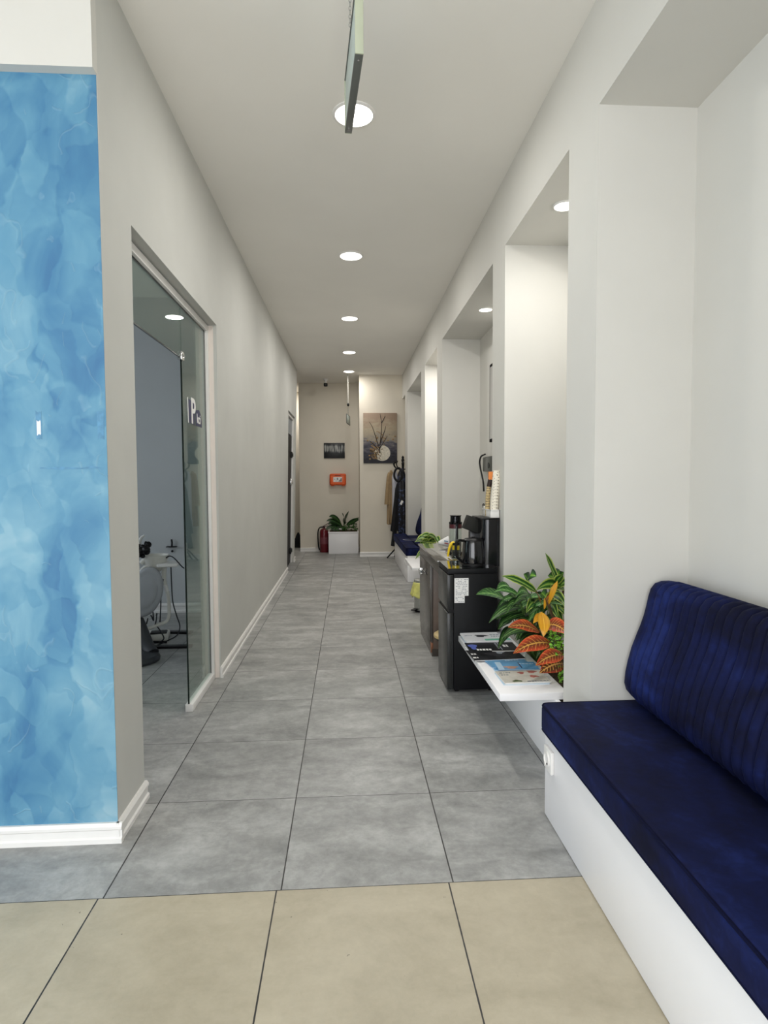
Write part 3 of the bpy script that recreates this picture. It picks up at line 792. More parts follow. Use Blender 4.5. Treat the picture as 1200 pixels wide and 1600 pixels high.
bk = thing('cup_basket', 'white plastic basket on top of the coffee machine', 'basket', (.98, 4.05, 1.16))
c = MB(); ZB = ZC+.328
for (x0, x1, y0, y1) in ((.952, .957, 3.94, 4.165), (1.010, 1.015, 3.94, 4.165), (.952, 1.015, 3.94, 3.945), (.952, 1.015, 4.16, 4.165)):
    c.box(x0, x1, y0, y1, ZB, ZB+.052, .001)
c.box(.952, 1.015, 3.94, 4.165, ZB, ZB+.004); c.build('tray', trim_white, bk)
c = MB(); c.box(.948, 1.018, 3.936, 3.948, ZB+.046, ZB+.054, .002); c.box(.948, .958, 3.936, 4.169, ZB+.046, ZB+.054, .002); c.box(1.009, 1.018, 3.936, 4.169, ZB+.046, ZB+.054, .002); c.box(.948, 1.018, 4.157, 4.169, ZB+.046, ZB+.054, .002); c.build('rim', trim_white, bk)
# nested paper cups (upside-down stack, leaning a little)
cup_proto = None
for k in range(13):
    z = ZB+.006+k*.0205; x = .986+.0012*k; y = 3.977-.0005*k
    lb = ('top' if k == 12 else 'lowest' if k == 0 else '')
    if cup_proto is None:
        c = MB(); c.lathe([(.0265, 0), (.0275, .001), (.0275, .004), (.0262, .004), (.0215, .062), (.0205, .064), (0.001, .064)], (0, 0, 0), 24)
        cup_proto = c.build('paper_cup', speckle_m); cup = cup_proto
    else:
        cup = cup_proto.copy(); COL.objects.link(cup)
    cup.location = (x, y, z)
    lab = ('lowest speckled paper cup of the stack in the white basket' if k == 0 else 'topmost upside-down speckled paper cup of the basket stack' if k == 12
           else 'speckled paper cup within the tall nested stack, between its lowest and topmost cups')
    tag(cup, lab, 'cup', 'speckled paper cups nested in the basket')
# packet of stirrers / sticks with orange cap
sk = thing('stick_tube', 'tall orange-topped tube of coffee sticks beside the cup stack', 'tube', (.968, 4.07, ZB))
c = MB(); c.tube([(.965, 4.07, ZB+.004), (.966, 4.07, ZB+.12), (.975, 4.07, ZB+.21)], .016, 12, 4)
n_ = NT('printed_tube'); s_ = n_.sep(n_.co()); wv = n_.math('FRACT', n_.math('MULTIPLY', s_[2], 55)); nz_ = n_.noise(n_.co(), 130, 2)
n_.set(Base_Color=n_.mix(n_.math('GREATER_THAN', n_.math('ADD', n_.math('MULTIPLY', wv, .5), nz_), .86), L('cdb684'), L('7a684c')), Roughness=.6)
c.build('tube', n_.m, sk)
c = MB(); c.tube([(.975, 4.07, ZB+.205), (.985, 4.07, ZB+.255)], .017, 12, 0); c.build('dark_band', mat('dark_brown_print', '2c1a14', .6), sk)
c = MB(); c.prism([(.972, ZB+.255), (1.0, ZB+.255), (1.006, ZB+.31), (.972, ZB+.31)], .03, 'Y', 4.055); c.build('orange_cap', mat('light_orange_card', 'f0914a', .6), sk)
c = MB()
tag(c.ball((.962, 4.135, ZB+.062), .012, (1, 1, .8)).build('sachet', cream_pl), 'small cream sachet in the white basket', 'sachet')
c = MB(); c.tube([(.955, 4.15, ZB+.01), (.954, 4.15, ZB+.06), (.950, 4.15, ZB+.078), (.957, 4.15, ZB+.085), (.962, 4.15, ZB+.065)], .0035, 8, 5)
tag(c.build('black_clip', black_plastic), 'tiny black looped clip at the back of the white basket', 'clip')

# french press
fp = thing('french_press', 'glass and black french press behind the kettle', 'french press', (.842, 4.62, ZC))
o_ = (.842, 4.62, ZC)
c = MB(); c.lathe([(.046, .006), (.047, .01), (.047, .24), (.045, .24), (.045, .012), (.001, .010)], o_, 32); c.build('jar', clear_glass, fp)
c = MB(); c.lathe([(.044, .012), (.044, .10), (.001, .10)], o_, 28); c.build('brew', mat('dark_red_tea', '2a0a0c', .2), fp)
c = MB(); c.lathe([(.051, .0), (.052, .004), (.052, .02), (.049, .02)], o_, 28); c.build('base', black_plastic, fp)
c = MB(); c.lathe([(.050, .205), (.050, .24), (.049, .24), (.049, .205)], o_, 28); c.build('collar', mat('dark_red_band', '4a141c', .4), fp)
c = MB(); c.lathe([(.050, .238), (.052, .244), (.052, .255), (.042, .258), (.041, .298), (.046, .303), (.044, .307), (.001, .307)], o_, 28); c.build('lid', mat('black_chrome', '1c1c1e', .1, metal=.6), fp)
c = MB(); c.box(.832, .852, 4.560, 4.574, ZC+.05, ZC+.245, .004); c.build('handle', black_plastic, fp)
c = MB(); c.obox((.838, 4.5595, ZC+.16), (.004, .002, .13), (0, 0, 0)); c.build('handle_strip', alu, fp)

c = MB(); c.tube([(.748, 4.42, ZC+.008), (.752, 4.42, ZC+.04), (.762, 4.42, ZC+.08), (.776, 4.42, ZC+.105), (.797, 4.42, ZC+.112)], lambda t: .007+.007*t, 12, 6)
tag(c.build('yellow_handle', yellow_pl), 'bright yellow curved plastic handle standing beside the kettle', 'utensil')
jr = thing('glass_jar', 'small glass jar with yellow contents behind the kettle handle', 'jar', (.808, 4.42, ZC))
c = MB(); c.lathe([(.030, 0), (.033, .004), (.033, .085), (.028, .092), (.028, .10), (.026, .10), (.026, .09), (.031, .083), (.031, .006), (.001, .004)], (.808, 4.42, ZC), 24); c.build('jar', clear_glass, jr)
c = MB(); c.cyl((.808, 4.42, ZC+.06), .0285, .03, 'Z', 20); c.build('contents', yellow_pl, jr)
c = MB(); c.lathe([(.030, .098), (.030, .112), (.001, .114)], (.808, 4.42, ZC), 20); c.build('lid', black_plastic, jr)
pc = thing('paper_cup', 'white printed paper cup lying on the glass top of the counter', 'cup', (.84, 5.13, ZC))
R = []
for k in range(8):
    t = k/7; r = .014+.034*t; cx = .785+.085*t
    R.append([(cx, 5.13+r*math.cos(a), ZC+.049-.012*(1-t)+r*math.sin(a)) for a in [2*PI*j/20 for j in range(20)]])
c = MB(); c.rings(R); c.build('cup', paper, pc)
c = MB(); c.obox((.845, 5.087, ZC+.055), (.035, .006, .012), (0, .2, 0), .001); c.build('blue_print', mat('pale_blue_print', '8fa6c2', .6), pc)
c = MB(); c.obox((.848, 5.085, ZC+.036), (.035, .006, .009), (0, .2, 0), .001); c.build('red_print', mat('dull_red_print', 'a0474a', .6), pc)

# things on the niche wall above the counter
mr = thing('mirror', 'narrow dark-framed mirror in the niche above the coffee counter', 'mirror', (1.425, 5.6, 2.16))
c = MB(); c.box(1.402, 1.428, 5.22, 5.85, 1.785, 2.54, .003); c.build('frame', mat('matte_black_frame', '0b0b0b', .9, spec=.1), mr)
c = MB(); c.box(1.400, 1.404, 5.25, 5.82, 1.815, 2.51); c.build('glass', chrome, mr, 0)
wb = thing('wall_box', 'small dark metal box with a looped cable on the niche wall', 'electrical box', (1.425, 5.8, 1.57))
c = MB(); c.box(1.385, 1.428, 5.65, 6.06, 1.50, 1.645, .006); c.build('casing', mat('dark_grey_metal', '4c4f4a', .3, metal=.6), wb)
c = MB(); c.cyl((1.380, 5.80, 1.555), .028, .008, 'X', 18); c.build('dial', black_plastic, wb)
c = MB(); c.tube([(1.40, 6.02, 1.675), (1.38, 6.12, 1.655), (1.38, 6.18, 1.60), (1.38, 6.14, 1.53), (1.37, 6.02, 1.45), (1.36, 5.92, 1.38), (1.36, 5.9, 1.30)], .009, 8, 6); c.build('cable', black_plastic, wb)

# ------------------------------------------------------------------ magazines on the near shelf
ZM = .385
def magazine(cx, cy, lx, ly, rot, z0, th, cover, label, prints=()):
    cx -= .022
    t = thing('magazine', label, 'magazine', (cx, cy, z0), 'magazines on the near white shelf')
    R = Matrix.Rotation(rot, 4, 'Z'); T = Matrix.Translation((cx, cy, z0))
    def add(mb, name, m):
        bmesh.ops.transform(mb.bm, matrix=T @ R, verts=mb.bm.verts); return mb.build(name, m, t)
    c = MB(); c.box(-lx/2+.002, lx/2-.002, -ly/2+.002, ly/2-.002, .0006, th-.0006); add(c, 'pages', paper)
    c = MB(); c.box(-lx/2, lx/2, -ly/2, ly/2, th-.0008, th); c.box(-lx/2, lx/2, -ly/2, ly/2, 0, .0006); c.box(-lx/2, lx/2, ly/2-.0008, ly/2, 0, th); add(c, 'cover', cover)
    for k, (nm, m, u0, u1, v0, v1) in enumerate(prints):
        c = MB()
        if nm == 'photo':
            n = 14; pts = []
            for q in range(n):
                a = 2*PI*q/n; rr = 1+.22*math.sin(3*a+k)+.15*math.sin(5*a+2*k)
                pts.append((lx*((u0+u1)/2-.5+(u1-u0)/2*rr*math.cos(a)*.8), ly*((v0+v1)/2-.5+(v1-v0)/2*rr*math.sin(a)*.8)))
            c.prism(pts, .0004+.0001*k, 'Z', th)
        elif nm == 'title':
            x = u0; rnd = random.Random(k+int(cx*1000))
            while x < u1-.01:
                wd = min(rnd.uniform(.02, .07), u1-x); c.box(lx*(x-.5), lx*(x+wd-.5), ly*(v0-.5), ly*(v1-.5), th, th+.0004+.0001*k); x += wd+.018
        else: c.box(lx*(u0-.5), lx*(u1-.5), ly*(v0-.5), ly*(v1-.5), th, th+.0004+.0001*k)
        add(c, nm, m)
    return t
teal = mat('teal_print', '6fb89c', .5); greyp = mat('grey_print', '9aa0aa', .6); blk = mat('black_cover', '101116', .5, vary=.2, scale=20, spec=.25)
blu = mat('sky_blue_cover', '64a0cc', .45, vary=.12, scale=10); lblu = mat('pale_blue_cover', 'b9d4ea', .4, vary=.05); skin = mat('skin_tone_print', 'c99a84', .5, vary=.15, scale=40)
beige_c = mat('pale_beige_cover', 'd6d2c8', .4, vary=.08, scale=25, coat=.3); rose = mat('rose_print', 'b0685e', .5, vary=.2, scale=60); leafp = mat('green_print', '4a5a34', .5); wht = mat('white_cover', 'e2e3e8', .4, vary=.03)
smoke_c = mat('charcoal_photo_print', '2c2b30', .6, vary=.4, scale=30, spec=.2); purp = mat('blue_violet_print', '5566b8', .4)
# far pile
magazine(.905, 3.735, .275, .20, .03, ZM, .006, wht, 'white magazine at the very bottom of the far pile beside the fridge')
magazine(.895, 3.74, .28, .20, -.02, ZM+.006, .009, lblu, 'pale blue magazine in the middle of the far pile beside the fridge')
magazine(.898, 3.735, .29, .205, .02, ZM+.015, .010, wht, 'white magazine with a teal strip, topmost of the far pile',
         [('strip', teal, .42, .98, .03, .22), ('photo', dark_ink, .24, .58, .42, .74), ('title', greyp, .62, .95, .62, .72), ('title', greyp, .62, .88, .44, .52), ('title', greyp, .05, .22, .60, .68), ('strip', ink, .84, .95, .8, .94)])
# dark ones
magazine(.875, 3.46, .285, .205, .0, ZM, .006, wht, 'white magazine under the two black ones')
magazine(.890, 3.535, .30, .20, -.03, ZM+.006, .007, blk, 'black magazine with a blue logo in the middle of the shelf',
         [('photo', purp, .02, .22, .2, .9), ('title', paper, .16, .48, .14, .30), ('strip', paper, .44, .98, .02, .07), ('title', ink, .60, .66, .3, .95), ('title', paper, .74, .84, .48, .72), ('strip', greyp, .66, .68, .2, .98)])
magazine(.872, 3.385, .30, .20, .06, ZM+.006, .006, blk, 'black magazine with a grey photo, front-most of the dark ones',
         [('photo', smoke_c, .30, .92, .1, .85), ('photo', greyp, .52, .74, .5, .9), ('title', paper, .02, .12, .2, .3), ('title', paper, .04, .14, .55, .65), ('title', ink, .22, .42, .82, .9)])
# blue ones
magazine(.915, 3.20, .22, .20, -.03, ZM, .004, lblu, 'pale blue leaflet lying under the two sky-blue brochures', [('strip', blu, .02, .12, .1, .9)])
magazine(.905, 3.25, .225, .15, .12, ZM+.004, .004, blu, 'rear sky-blue brochure with a hand photo', [('photo', skin, .25, .6, .15, .4), ('photo', dark_ink, .12, .45, .02, .3), ('title', lblu, .5, .85, .6, .7)])
magazine(.935, 3.165, .225, .135, -.05, ZM+.008, .004, blu, 'front sky-blue brochure with a hand photo', [('photo', skin, .15, .55, .1, .5), ('strip', lblu, .02, .16, .02, .98), ('title', navy_ink, .58, .62, .2, .9), ('title', lblu, .6, .95, .7, .8)])
# beige one
magazine(.912, 2.985, .235, .185, .0, ZM, .005, lblu, 'pale blue brochure peeking out under the beige floral magazine')
magazine(.918, 2.99, .24, .185, .03, ZM+.005, .007, beige_c, 'beige magazine with rose flowers at the front of the shelf',
         [('photo', rose, .45, .62, .66, .92), ('photo', rose, .66, .92, .72, .98), ('photo', rose, .62, .86, .34, .58), ('photo', leafp, .16, .42, .04, .22), ('title', ink, .06, .30, .80, .86), ('title', ink, .06, .24, .62, .68), ('title', ink, .5, .95, .05, .10)])

# ------------------------------------------------------------------ pixel ray helper for laying out foliage in the round
MW = camo.matrix_world.copy()
def ray(px, py): return (MW.to_3x3() @ Vector(((px-600)/931.62, -(py-800)/931.62, -1)))
def at(px, py, y):
    d = ray(px, py); t = y/d.y; return Vector((0, 0, CAMZ)) + d*t

# ------------------------------------------------------------------ plants in the near planter
def plant(label, cat, loc, name='potted_plant', group=None): return thing(name, label, cat, loc, group)
SZ = .285
# croton
pl = plant('croton with orange, red and mustard leaves in the near planter', 'plant', (1.20, 3.05, SZ), 'croton')
c = MB(); c2 = MB(); c3 = MB(); sm = MB()
base = Vector((1.22, 3.10, SZ))
def cl(mb, A, B, w_, arch, tw=0, fold=.3, prof='lance', wave=0):
    mb.leaf(A, B, w_, arch, tw, fold, prof, 12, wave)
cl(c, at(843, 988, 3.08), at(794, 980, 2.92), .062, (0, 0, .045), .7, .15, wave=.002)
cl(c, at(862, 1006, 3.0), at(802, 1021, 2.84), .072, (0, 0, .050), .75, .15, wave=.002)
cl(c, at(853, 978, 3.08), at(888, 992, 2.93), .072, (0, 0, .05), .7, .2, wave=.002)
cl(c, at(881, 1024, 2.95), at(837, 1040, 2.82), .066, (0, 0, .04), .7, .15, wave=.002)
c2.leaf(at(880, 1037, 2.95), at(843, 1052, 2.85), .075, (0, 0, .03), .7, .2)
c2.leaf(at(850, 950, 3.2), at(868, 925, 3.15), .045, (0, 0, .02), .6, .2)
c2.leaf(at(846, 948, 3.2), at(836, 922, 3.25), .04, (0, 0, .02), -.6, .2)
c2.leaf(at(852, 1000, 3.12), at(826, 1012, 3.05), .05, (0, 0, .03), .5, .2)
c2.leaf(at(870, 985, 3.12), at(890, 972, 3.05), .05, (0, 0, .03), .5, .2)
c3.leaf(at(857, 946, 3.12), at(871, 908, 3.10), .050, (.0, -.01, .01), .5, .2, 'lance', 12)
c3.leaf(at(846, 956, 3.06), at(849, 995, 2.95), .056, (0, -.05, .02), .15, .1, 'lance', 12)
cl(c3, at(848, 962, 3.06), at(833, 974, 2.98), .035, (0, 0, .02), .6, .2)
cl(c3, at(850, 952, 3.1), at(851, 934, 3.08), .028, (0, 0, .01), 1.0, .2)
for px, py, yy in ((858, 944, 3.12), (843, 984, 3.08), (862, 1007, 3.0), (848, 960, 3.07), (852, 935, 3.1), (880, 1026, 2.95)):
    p = at(px, py, yy); sm.tube([base + Vector((random.uniform(-.03, .03), 0, 0)), (base+p)/2 + Vector((0, .02, .02)), p], .0045, 6, 5)
c.build('red_leaves', leaf_croton, pl, 60); c2.build('brown_leaves', leaf_croton_dark, pl, 60); c3.build('mustard_leaves', leaf_mustard, pl, 60); sm.build('stems', brown_stem, pl)
# dracaena / variegated
pl = plant('variegated dracaena with long striped leaves against the near niche wall', 'plant', (1.25, 3.40, SZ), 'dracaena')
c = MB(); sm = MB(); base = Vector((1.24, 3.42, SZ))
c.leaf(at(871, 908, 3.42), at(852, 864, 3.40), .036, (-.01, 0, .02), 1.25, .35, 'strap', 12)
c.leaf(at(838, 925, 3.42), at(784, 900, 3.36), .040, (0, 0, .035), 1.0, .3, 'strap', 12)
c.leaf(at(882, 922, 3.36), at(838, 922, 3.22), .062, (0, 0, .07), .9, .25, 'lance', 12)
c.leaf(at(872, 922, 3.36), at(892, 918, 3.22), .055, (0, 0, .07), .9, .25, 'lance', 12)
for (a, b, w_, ar) in (((862, 930), (884, 948), .05, .05), ((858, 940), (886, 965), .05, .06), ((850, 945), (832, 966), .05, .08), ((866, 915), (880, 899), .04, .02), ((870, 948), (888, 955), .05, .05), ((862, 950), (880, 978), .045, .06), ((845, 935), (856, 955), .05, .06), ((868, 935), (850, 948), .05, .06), ((874, 930), (860, 918), .045, .04), ((856, 945), (872, 968), .05, .07), ((840, 945), (822, 958), .05, .07)):
    c.leaf(at(*a, 3.35), at(*b, 3.20), w_, (0, 0, ar), .6, .25, 'lance', 10)
for px, py in ((871, 908), (838, 925), (880, 922), (862, 935)): sm.tube([base, at(px, py, 3.40)], .006, 6, 0)
c.build('leaves', leaf_var, pl, 60); sm.build('stems', brown_stem, pl)
# pothos
pl = plant('pothos with dark heart-shaped leaves behind the croton', 'plant', (1.15, 3.55, SZ), 'pothos')
c = MB(); sm = MB(); base = Vector((1.20, 3.55, SZ))
for (a, b, w_, tw_) in (((828, 912), (815, 900), .0, 0), ((829, 910), (822, 899), .0, 0)): pass
def heart(px, py, yy, dx, dy, w_, tw_): c.leaf(at(px, py, yy), at(px+dx, py+dy, yy-.05), w_, (0, -.01, .01), tw_, .2, 'heart', 8)
heart(827, 911, 3.5, -9, -14, .11, 1.2); heart(828, 899, 3.5, 10, 2, .075, .8)
heart(868, 904, 3.6, -12, -4, .085, .9); heart(870, 903, 3.6, 4, -13, .10, 1.2); heart(872, 906, 3.6, 9, -12, .09, 1.1); heart(866, 912, 3.6, -10, 8, .08, .8)
heart(816, 946, 3.45, 8, -12, .085, 1.1); heart(820, 948, 3.45, -6, -8, .07, .9); heart(846, 926, 3.5, 8, 10, .085, .9); heart(842, 930, 3.5, -6, 12, .08, .9)
heart(880, 932, 3.4, 6, 14, .08, .8); heart(858, 925, 3.5, 3, 14, .08, 1)
for px, py, yy in ((827, 912, 3.5), (868, 905, 3.6), (817, 947, 3.45), (846, 928, 3.5), (880, 932, 3.4)):
    sm.tube([base, (base+at(px, py, yy))/2+Vector((0, 0, .05)), at(px, py, yy)], .003, 6, 5)
c.build('leaves', leaf_pothos, pl, 60); sm.build('stems', stem_m, pl)
# big arching peace-lily-like plant
pl = plant('arching dark green broadleaf plant leaning over the magazine shelf', 'plant', (1.15, 3.50, SZ), 'broadleaf_plant')
c = MB(); cm_ = MB(); sm = MB(); base = Vector((1.14, 3.50, SZ))
cm_.leaf(at(793, 940, 3.45), at(744, 929, 3.32), .072, (0, 0, .05), .55, .25, 'lance', 12)
cm_.leaf(at(797, 918, 3.55), at(776, 922, 3.5), .05, (0, 0, .04), .5, .25, 'lance', 10)
c.leaf(at(828, 950, 3.42), at(764, 973, 3.22), .062, (-.01, 0, .095), .5, .25, 'lance', 12)
c.leaf(at(826, 955, 3.42), at(775, 968, 3.24), .052, (0, 0, .05), .5, .25, 'lance', 12)
c.leaf(at(832, 958, 3.40), at(781, 975, 3.25), .05, (0, 0, .04), .5, .25, 'lance', 12)
c.leaf(at(845, 990, 3.30), at(783, 998, 3.02), .072, (0, 0, .085), .45, .22, 'lance', 12)
c.leaf(at(842, 996, 3.30), at(810, 1008, 3.05), .06, (0, 0, .05), .45, .22, 'lance', 12)
cm_.leaf(at(836, 968, 3.38), at(800, 988, 3.2), .05, (0, 0, .05), .5, .25, 'lance', 12)
cm_.leaf(at(840, 960, 3.38), at(826, 935, 3.32), .05, (0, 0, .04), .8, .3, 'lance', 10)
cm_.leaf(at(842, 958, 3.38), at(838, 932, 3.30), .05, (-.01, 0, .04), .9, .3, 'lance', 10)
for k in range(64):
    px = random.uniform(800, 880); py = random.uniform(934, 1000); yy = random.uniform(3.25, 3.62)
    A = at(px, py, yy); left = random.random() < .72
    B = A + Vector(((-1 if left else 1)*random.uniform(.09, .17), -random.uniform(.02, .16), random.uniform(-.09, .05)))
    if B.x > 1.39 or A.x > 1.39 or A.z < SZ+.03 or B.z < SZ+.14: continue
    (c if k % 3 else cm_).leaf(A, B, random.uniform(.034, .052), (0, 0, random.uniform(.04, .08)), random.uniform(.2, .8), .3, 'lance', 9)
    sm.tube([base + Vector((random.uniform(-.02, .02), random.uniform(-.05, .05), 0)), A], .003, 5, 0)
for px, py, yy in ((793, 940, 3.45), (797, 918, 3.55), (828, 950, 3.42), (845, 990, 3.3)):
    p = at(px, py, yy); sm.tube([base, (base+p)/2+Vector((.02, 0, .03)), p], .0035, 6, 5)
c.build('dark_leaves', leaf_dark, pl, 60); cm_.build('mid_green_leaves', leaf_mid, pl, 60); sm.build('stems', stem_m, pl)
# bright green succulent clumps
pl = plant('bright lime-green small-leaved plant at the pillar edge of the near planter', 'plant', (1.17, 2.93, SZ), 'small_leaved_plant')
c = MB()
for k in range(150):
    q = random.random(); px = random.uniform(856, 888); py = random.uniform(988, 1026) if q < .65 else random.uniform(1036, 1066)
    if q >= .65: px = random.uniform(872, 890)
    A = at(px, py, random.uniform(2.90, 3.04)); a = random.uniform(0, 2*PI)
    B = A + Vector((math.cos(a)*.018, -abs(math.sin(a))*.014-.004, random.uniform(-.004, .016)))
    c.leaf(A, B, .017, (0, 0, .004), random.uniform(-.8, .8), .15, 'ovate', 5)
c.build('leaves', leaf_lime, pl, 60)
sm = MB()
for k in range(9):
    sm.tube([(1.15+.012*k, 2.93, SZ-.02), (1.15+.012*k+random.uniform(-.02, .02), 2.95, SZ+random.uniform(.12, .27))], .003, 5, 0)
sm.build('stems', stem_m, pl)
# mossy stones / dead leaves on soil
c = MB()
for k in range(40):
    c.ball((random.uniform(1.06, 1.28), random.uniform(2.80, 3.1), SZ+random.uniform(-.005, .02)), random.uniform(.012, .028), (1, 1, .6), 8, 6)
s_o = c.build('soil_clods', soil_m); s_o['kind'] = 'stuff'; tag(s_o, 'lumpy brown soil clods at the front of the near planter', 'soil')

# ------------------------------------------------------------------ plant in the far shelf planter
pl = plant('striped green leafy plant leaning over the far end of the counter', 'plant', (1.2, 7.0, SZ), 'leafy_plant')
c = MB(); sm = MB(); base = Vector((1.06, 6.86, SZ))
for (a, b, w_, ar, tw_) in (((683, 846), (668, 852), .07, .06, .6), ((676, 838), (662, 846), .07, .05, .7), ((681, 840), (686, 850), .06, .05, .6), ((676, 845), (651, 844), .085, .09, .55), ((682, 850), (655, 852), .09, .10, .5), ((678, 842), (658, 838), .07, .07, .6), ((684, 846), (668, 836), .075, .05, .7),
                        ((672, 850), (648, 847), .06, .06, .5), ((684, 852), (664, 856), .09, .08, .4), ((668, 838), (676, 848), .07, .05, -.5), ((668, 856), (649, 874), .045, .05, .6), ((676, 853), (660, 854), .08, .09, .5)):
    A = at(*a, 6.36); B = at(*b, 6.30); c.leaf(A, B, w_, (0, 0, ar*.8), tw_*.8, .25, 'lance', 10); sm.tube([base, (1.0, 6.83, .50), (.955, 6.72, .66), (A.x*.5+.47, 6.5, A.z), A], .004, 6, 4)
c.build('leaves', leaf_var, pl, 60); sm.build('stems', stem_m, pl)

# cable loop on the far bench
c = MB(); c.tube([at(630, 846, 9.3), at(636, 845, 9.3), at(650, 844.5, 9.35), at(654, 846, 9.4), at(650, 848.5, 9.2), at(640, 849.5, 9.15), at(633, 849, 9.2)], .006, 6, 5, True)
z0 = min(v.co.z for v in c.bm.verts)
for v in c.bm.verts: v.co.z += .486-z0 if False else 0
for v in c.bm.verts: v.co.z = .487 + (v.co.z - z0)*.12
tag(c.build('cable_loop', mat('white_cable', 'd8d8dc', .4)), 'thin white cable loop lying on the far navy bench', 'cable')

# ------------------------------------------------------------------ coat stand and coats
CS = Vector((1.0, 10.77, 0))
cs = thing('coat_stand', 'black coat stand with curved hooks in the far right corner', 'coat stand', CS)
c = MB(); c.lathe([(.022, .28), (.022, 1.70), (.028, 1.72), (.02, 1.74), (.03, 1.78), (.018, 1.81), (.024, 1.835), (.001, 1.865)], CS, 14); c.build('pole', black_plastic, cs)
for k in range(6):
    a = (PI-.5, PI+.1, PI+.75, -PI/2, -.6, 0.0)[k]; d = Vector((math.cos(a), math.sin(a), 0))
    if (CS+d*.19).y > 11.0: d = d*.6
    c = MB(); c.tube([CS+Vector((0, 0, 1.62)), CS+d*.08+Vector((0, 0, 1.62)), CS+d*.15+Vector((0, 0, 1.66)), CS+d*.17+Vector((0, 0, 1.72)), CS+d*.14+Vector((0, 0, 1.76))], .010, 8, 5); c.build('hook', black_plastic, cs)
for a in (PI+.15, PI+1.2, -.9, 2.4):
    d = Vector((math.cos(a), math.sin(a), 0)); r_ = .30 if a in (PI+.15,) else .2
    c = MB(); c.tube([CS+Vector((0, 0, .30)), CS+d*r_*.5+Vector((0, 0, .17)), CS+d*r_+Vector((0, 0, .012))], .013, 8, 5); c.build('leg', black_plastic, cs)
def garment(name, label, cat, cx, cy, z1, z0, w1, w0, dp, m, seed, folds=7, lean=0, sleeve=None, tagp=None):
    rnd = random.Random(seed); t = thing(name, label, cat, (cx, cy, z1)); R = []
    ph = rnd.uniform(0, 6); N = 48
    for k in range(19):
        s = k/18; z = z1-(z1-z0)*s
        sh = min(1, (s*9)**.5) if s < .12 else 1
        rx = (w1+(w0-w1)*s)*.5*max(.25, sh); ry = dp*.5*(.55+.45*min(1, s*4))*max(.35, sh)
        R.append([(cx+lean*s+rx*(1+.10*s*math.sin(folds*a+ph))*math.cos(a), cy+ry*(1+.30*s*math.sin(folds*a+ph)+.1*math.sin(3*a+seed))*math.sin(a), z+.012*s*math.sin(4*a+ph)) for a in [2*PI*j/N for j in range(N)]])
    c = MB(); c.rings(R); c.build('body', m, t, 60)
    if sleeve:
        for (dx0, dx1, zt, zb, dy) in sleeve:
            c = MB(); c.tube([(cx+dx0*.6, cy+dy*.4, zt+.03), (cx+dx0, cy+dy, zt-.05), (cx+(dx0+dx1)/2, cy+dy, (zt+zb)/2), (cx+dx1, cy+dy, zb)], lambda q: .028+.018*q, 12, 6); c.build('sleeve', m, t, 60)
    if tagp:
        c = MB(); c.obox(tagp, (.04, .004, .075), (0, .5, 0), .001); c.build('paper_tag', paper, t, label='white paper tag')
    return t
garment('beige_coat', 'beige coat at the outer side of the coat stand', 'coat', .79, 10.83, 1.60, .62, .12, .10, .14, beige_cloth, 1, 6, -.03, [(-.05, -.085, 1.52, .98, -.04)])
garment('white_coat', 'white coat between the beige and black ones', 'coat', .855, 10.76, 1.60, .50, .11, .12, .12, white_cloth, 2, 5, .01)
garment('black_coat', 'long black coat hanging low on the coat stand', 'coat', .885, 10.66, 1.36, .50, .05, .20, .13, black_cloth, 3, 6, -.015, [(-.02, -.075, .80, .24, -.02)])
garment('puffer_jacket', 'navy patterned puffer jacket beside the pillar', 'jacket', .965, 10.64, 1.63, .42, .16, .13, .15, puffer_m, 4, 5, .0, None, (.955, 10.555, 1.02))
c = MB(); c.tube([(.87, 10.60, 1.62), (.83, 10.58, 1.55), (.835, 10.57, 1.46), (.89, 10.56, 1.40), (.95, 10.56, 1.45), (.955, 10.57, 1.56), (.92, 10.60, 1.63)], .020, 10, 5, True)
tag(c.build('scarf', black_cloth), 'black scarf looped at the top of the coats', 'scarf')

# ------------------------------------------------------------------ end wall things
PY = 11.04
pa = thing('painting', 'tall canvas painting of branches in a white round vase', 'painting', (.60, PY, 2.19))
px0, px1, pz0, pz1 = .295, .915, 1.735, 2.655
def canvas_m():
    n = NT('painted_canvas'); g = n.sep(n.co('Generated')); o = n.co()
    nz = n.noise(n.mapping(o, (1, 1, 2.5)), 6, 5, .6, .8)
    f = n.math('ADD', g[2], n.math('MULTIPLY', n.math('SUBTRACT', nz, .5), .75))
    n.set(Base_Color=n.ramp(f, [(.06, L('2c2b34')), (.24, L('3f3e4a')), (.38, L('66636a')), (.46, L('938a7c')), (.7, L('a89a82')), (.9, L('97826f'))]), Roughness=.6)
    return n.m
c = MB(); c.box(px0, px1, PY-.03, PY-.003, pz0, pz1, .002); c.build('canvas', canvas_m(), pa)
def pt(u, v, k=0): return (px0+u*(px1-px0), PY-.031-.0008*k, pz1-v*(pz1-pz0))
vase_m = mat('cream_vase_paint', 'cbc4b4', .6, vary=.2, scale=30)
ve = []
for k in range(28):
    a = 2*PI*k/28; q = pt(.56+.24*math.cos(a), .80+.155*math.sin(a)); ve.append((q[0], q[2]))
c = MB(); c.prism(ve, -.001, 'Y', PY-.030); c.build('painted_vase', vase_m, pa, 0)
c = MB()
for r_ in (.8, .62, .4):
    c.tube([pt(.60+.22*r_*math.cos(a), .80+.14*r_*math.sin(a), 1) for a in [-1.2+k*.28 for k in range(10)]], .003, 4, 2)
c.build('painted_vase_lines', mat('white_stroke', 'e2ddd0', .6), pa)
bl = mat('dark_branch_paint', '2e241f', .6)
c = MB()
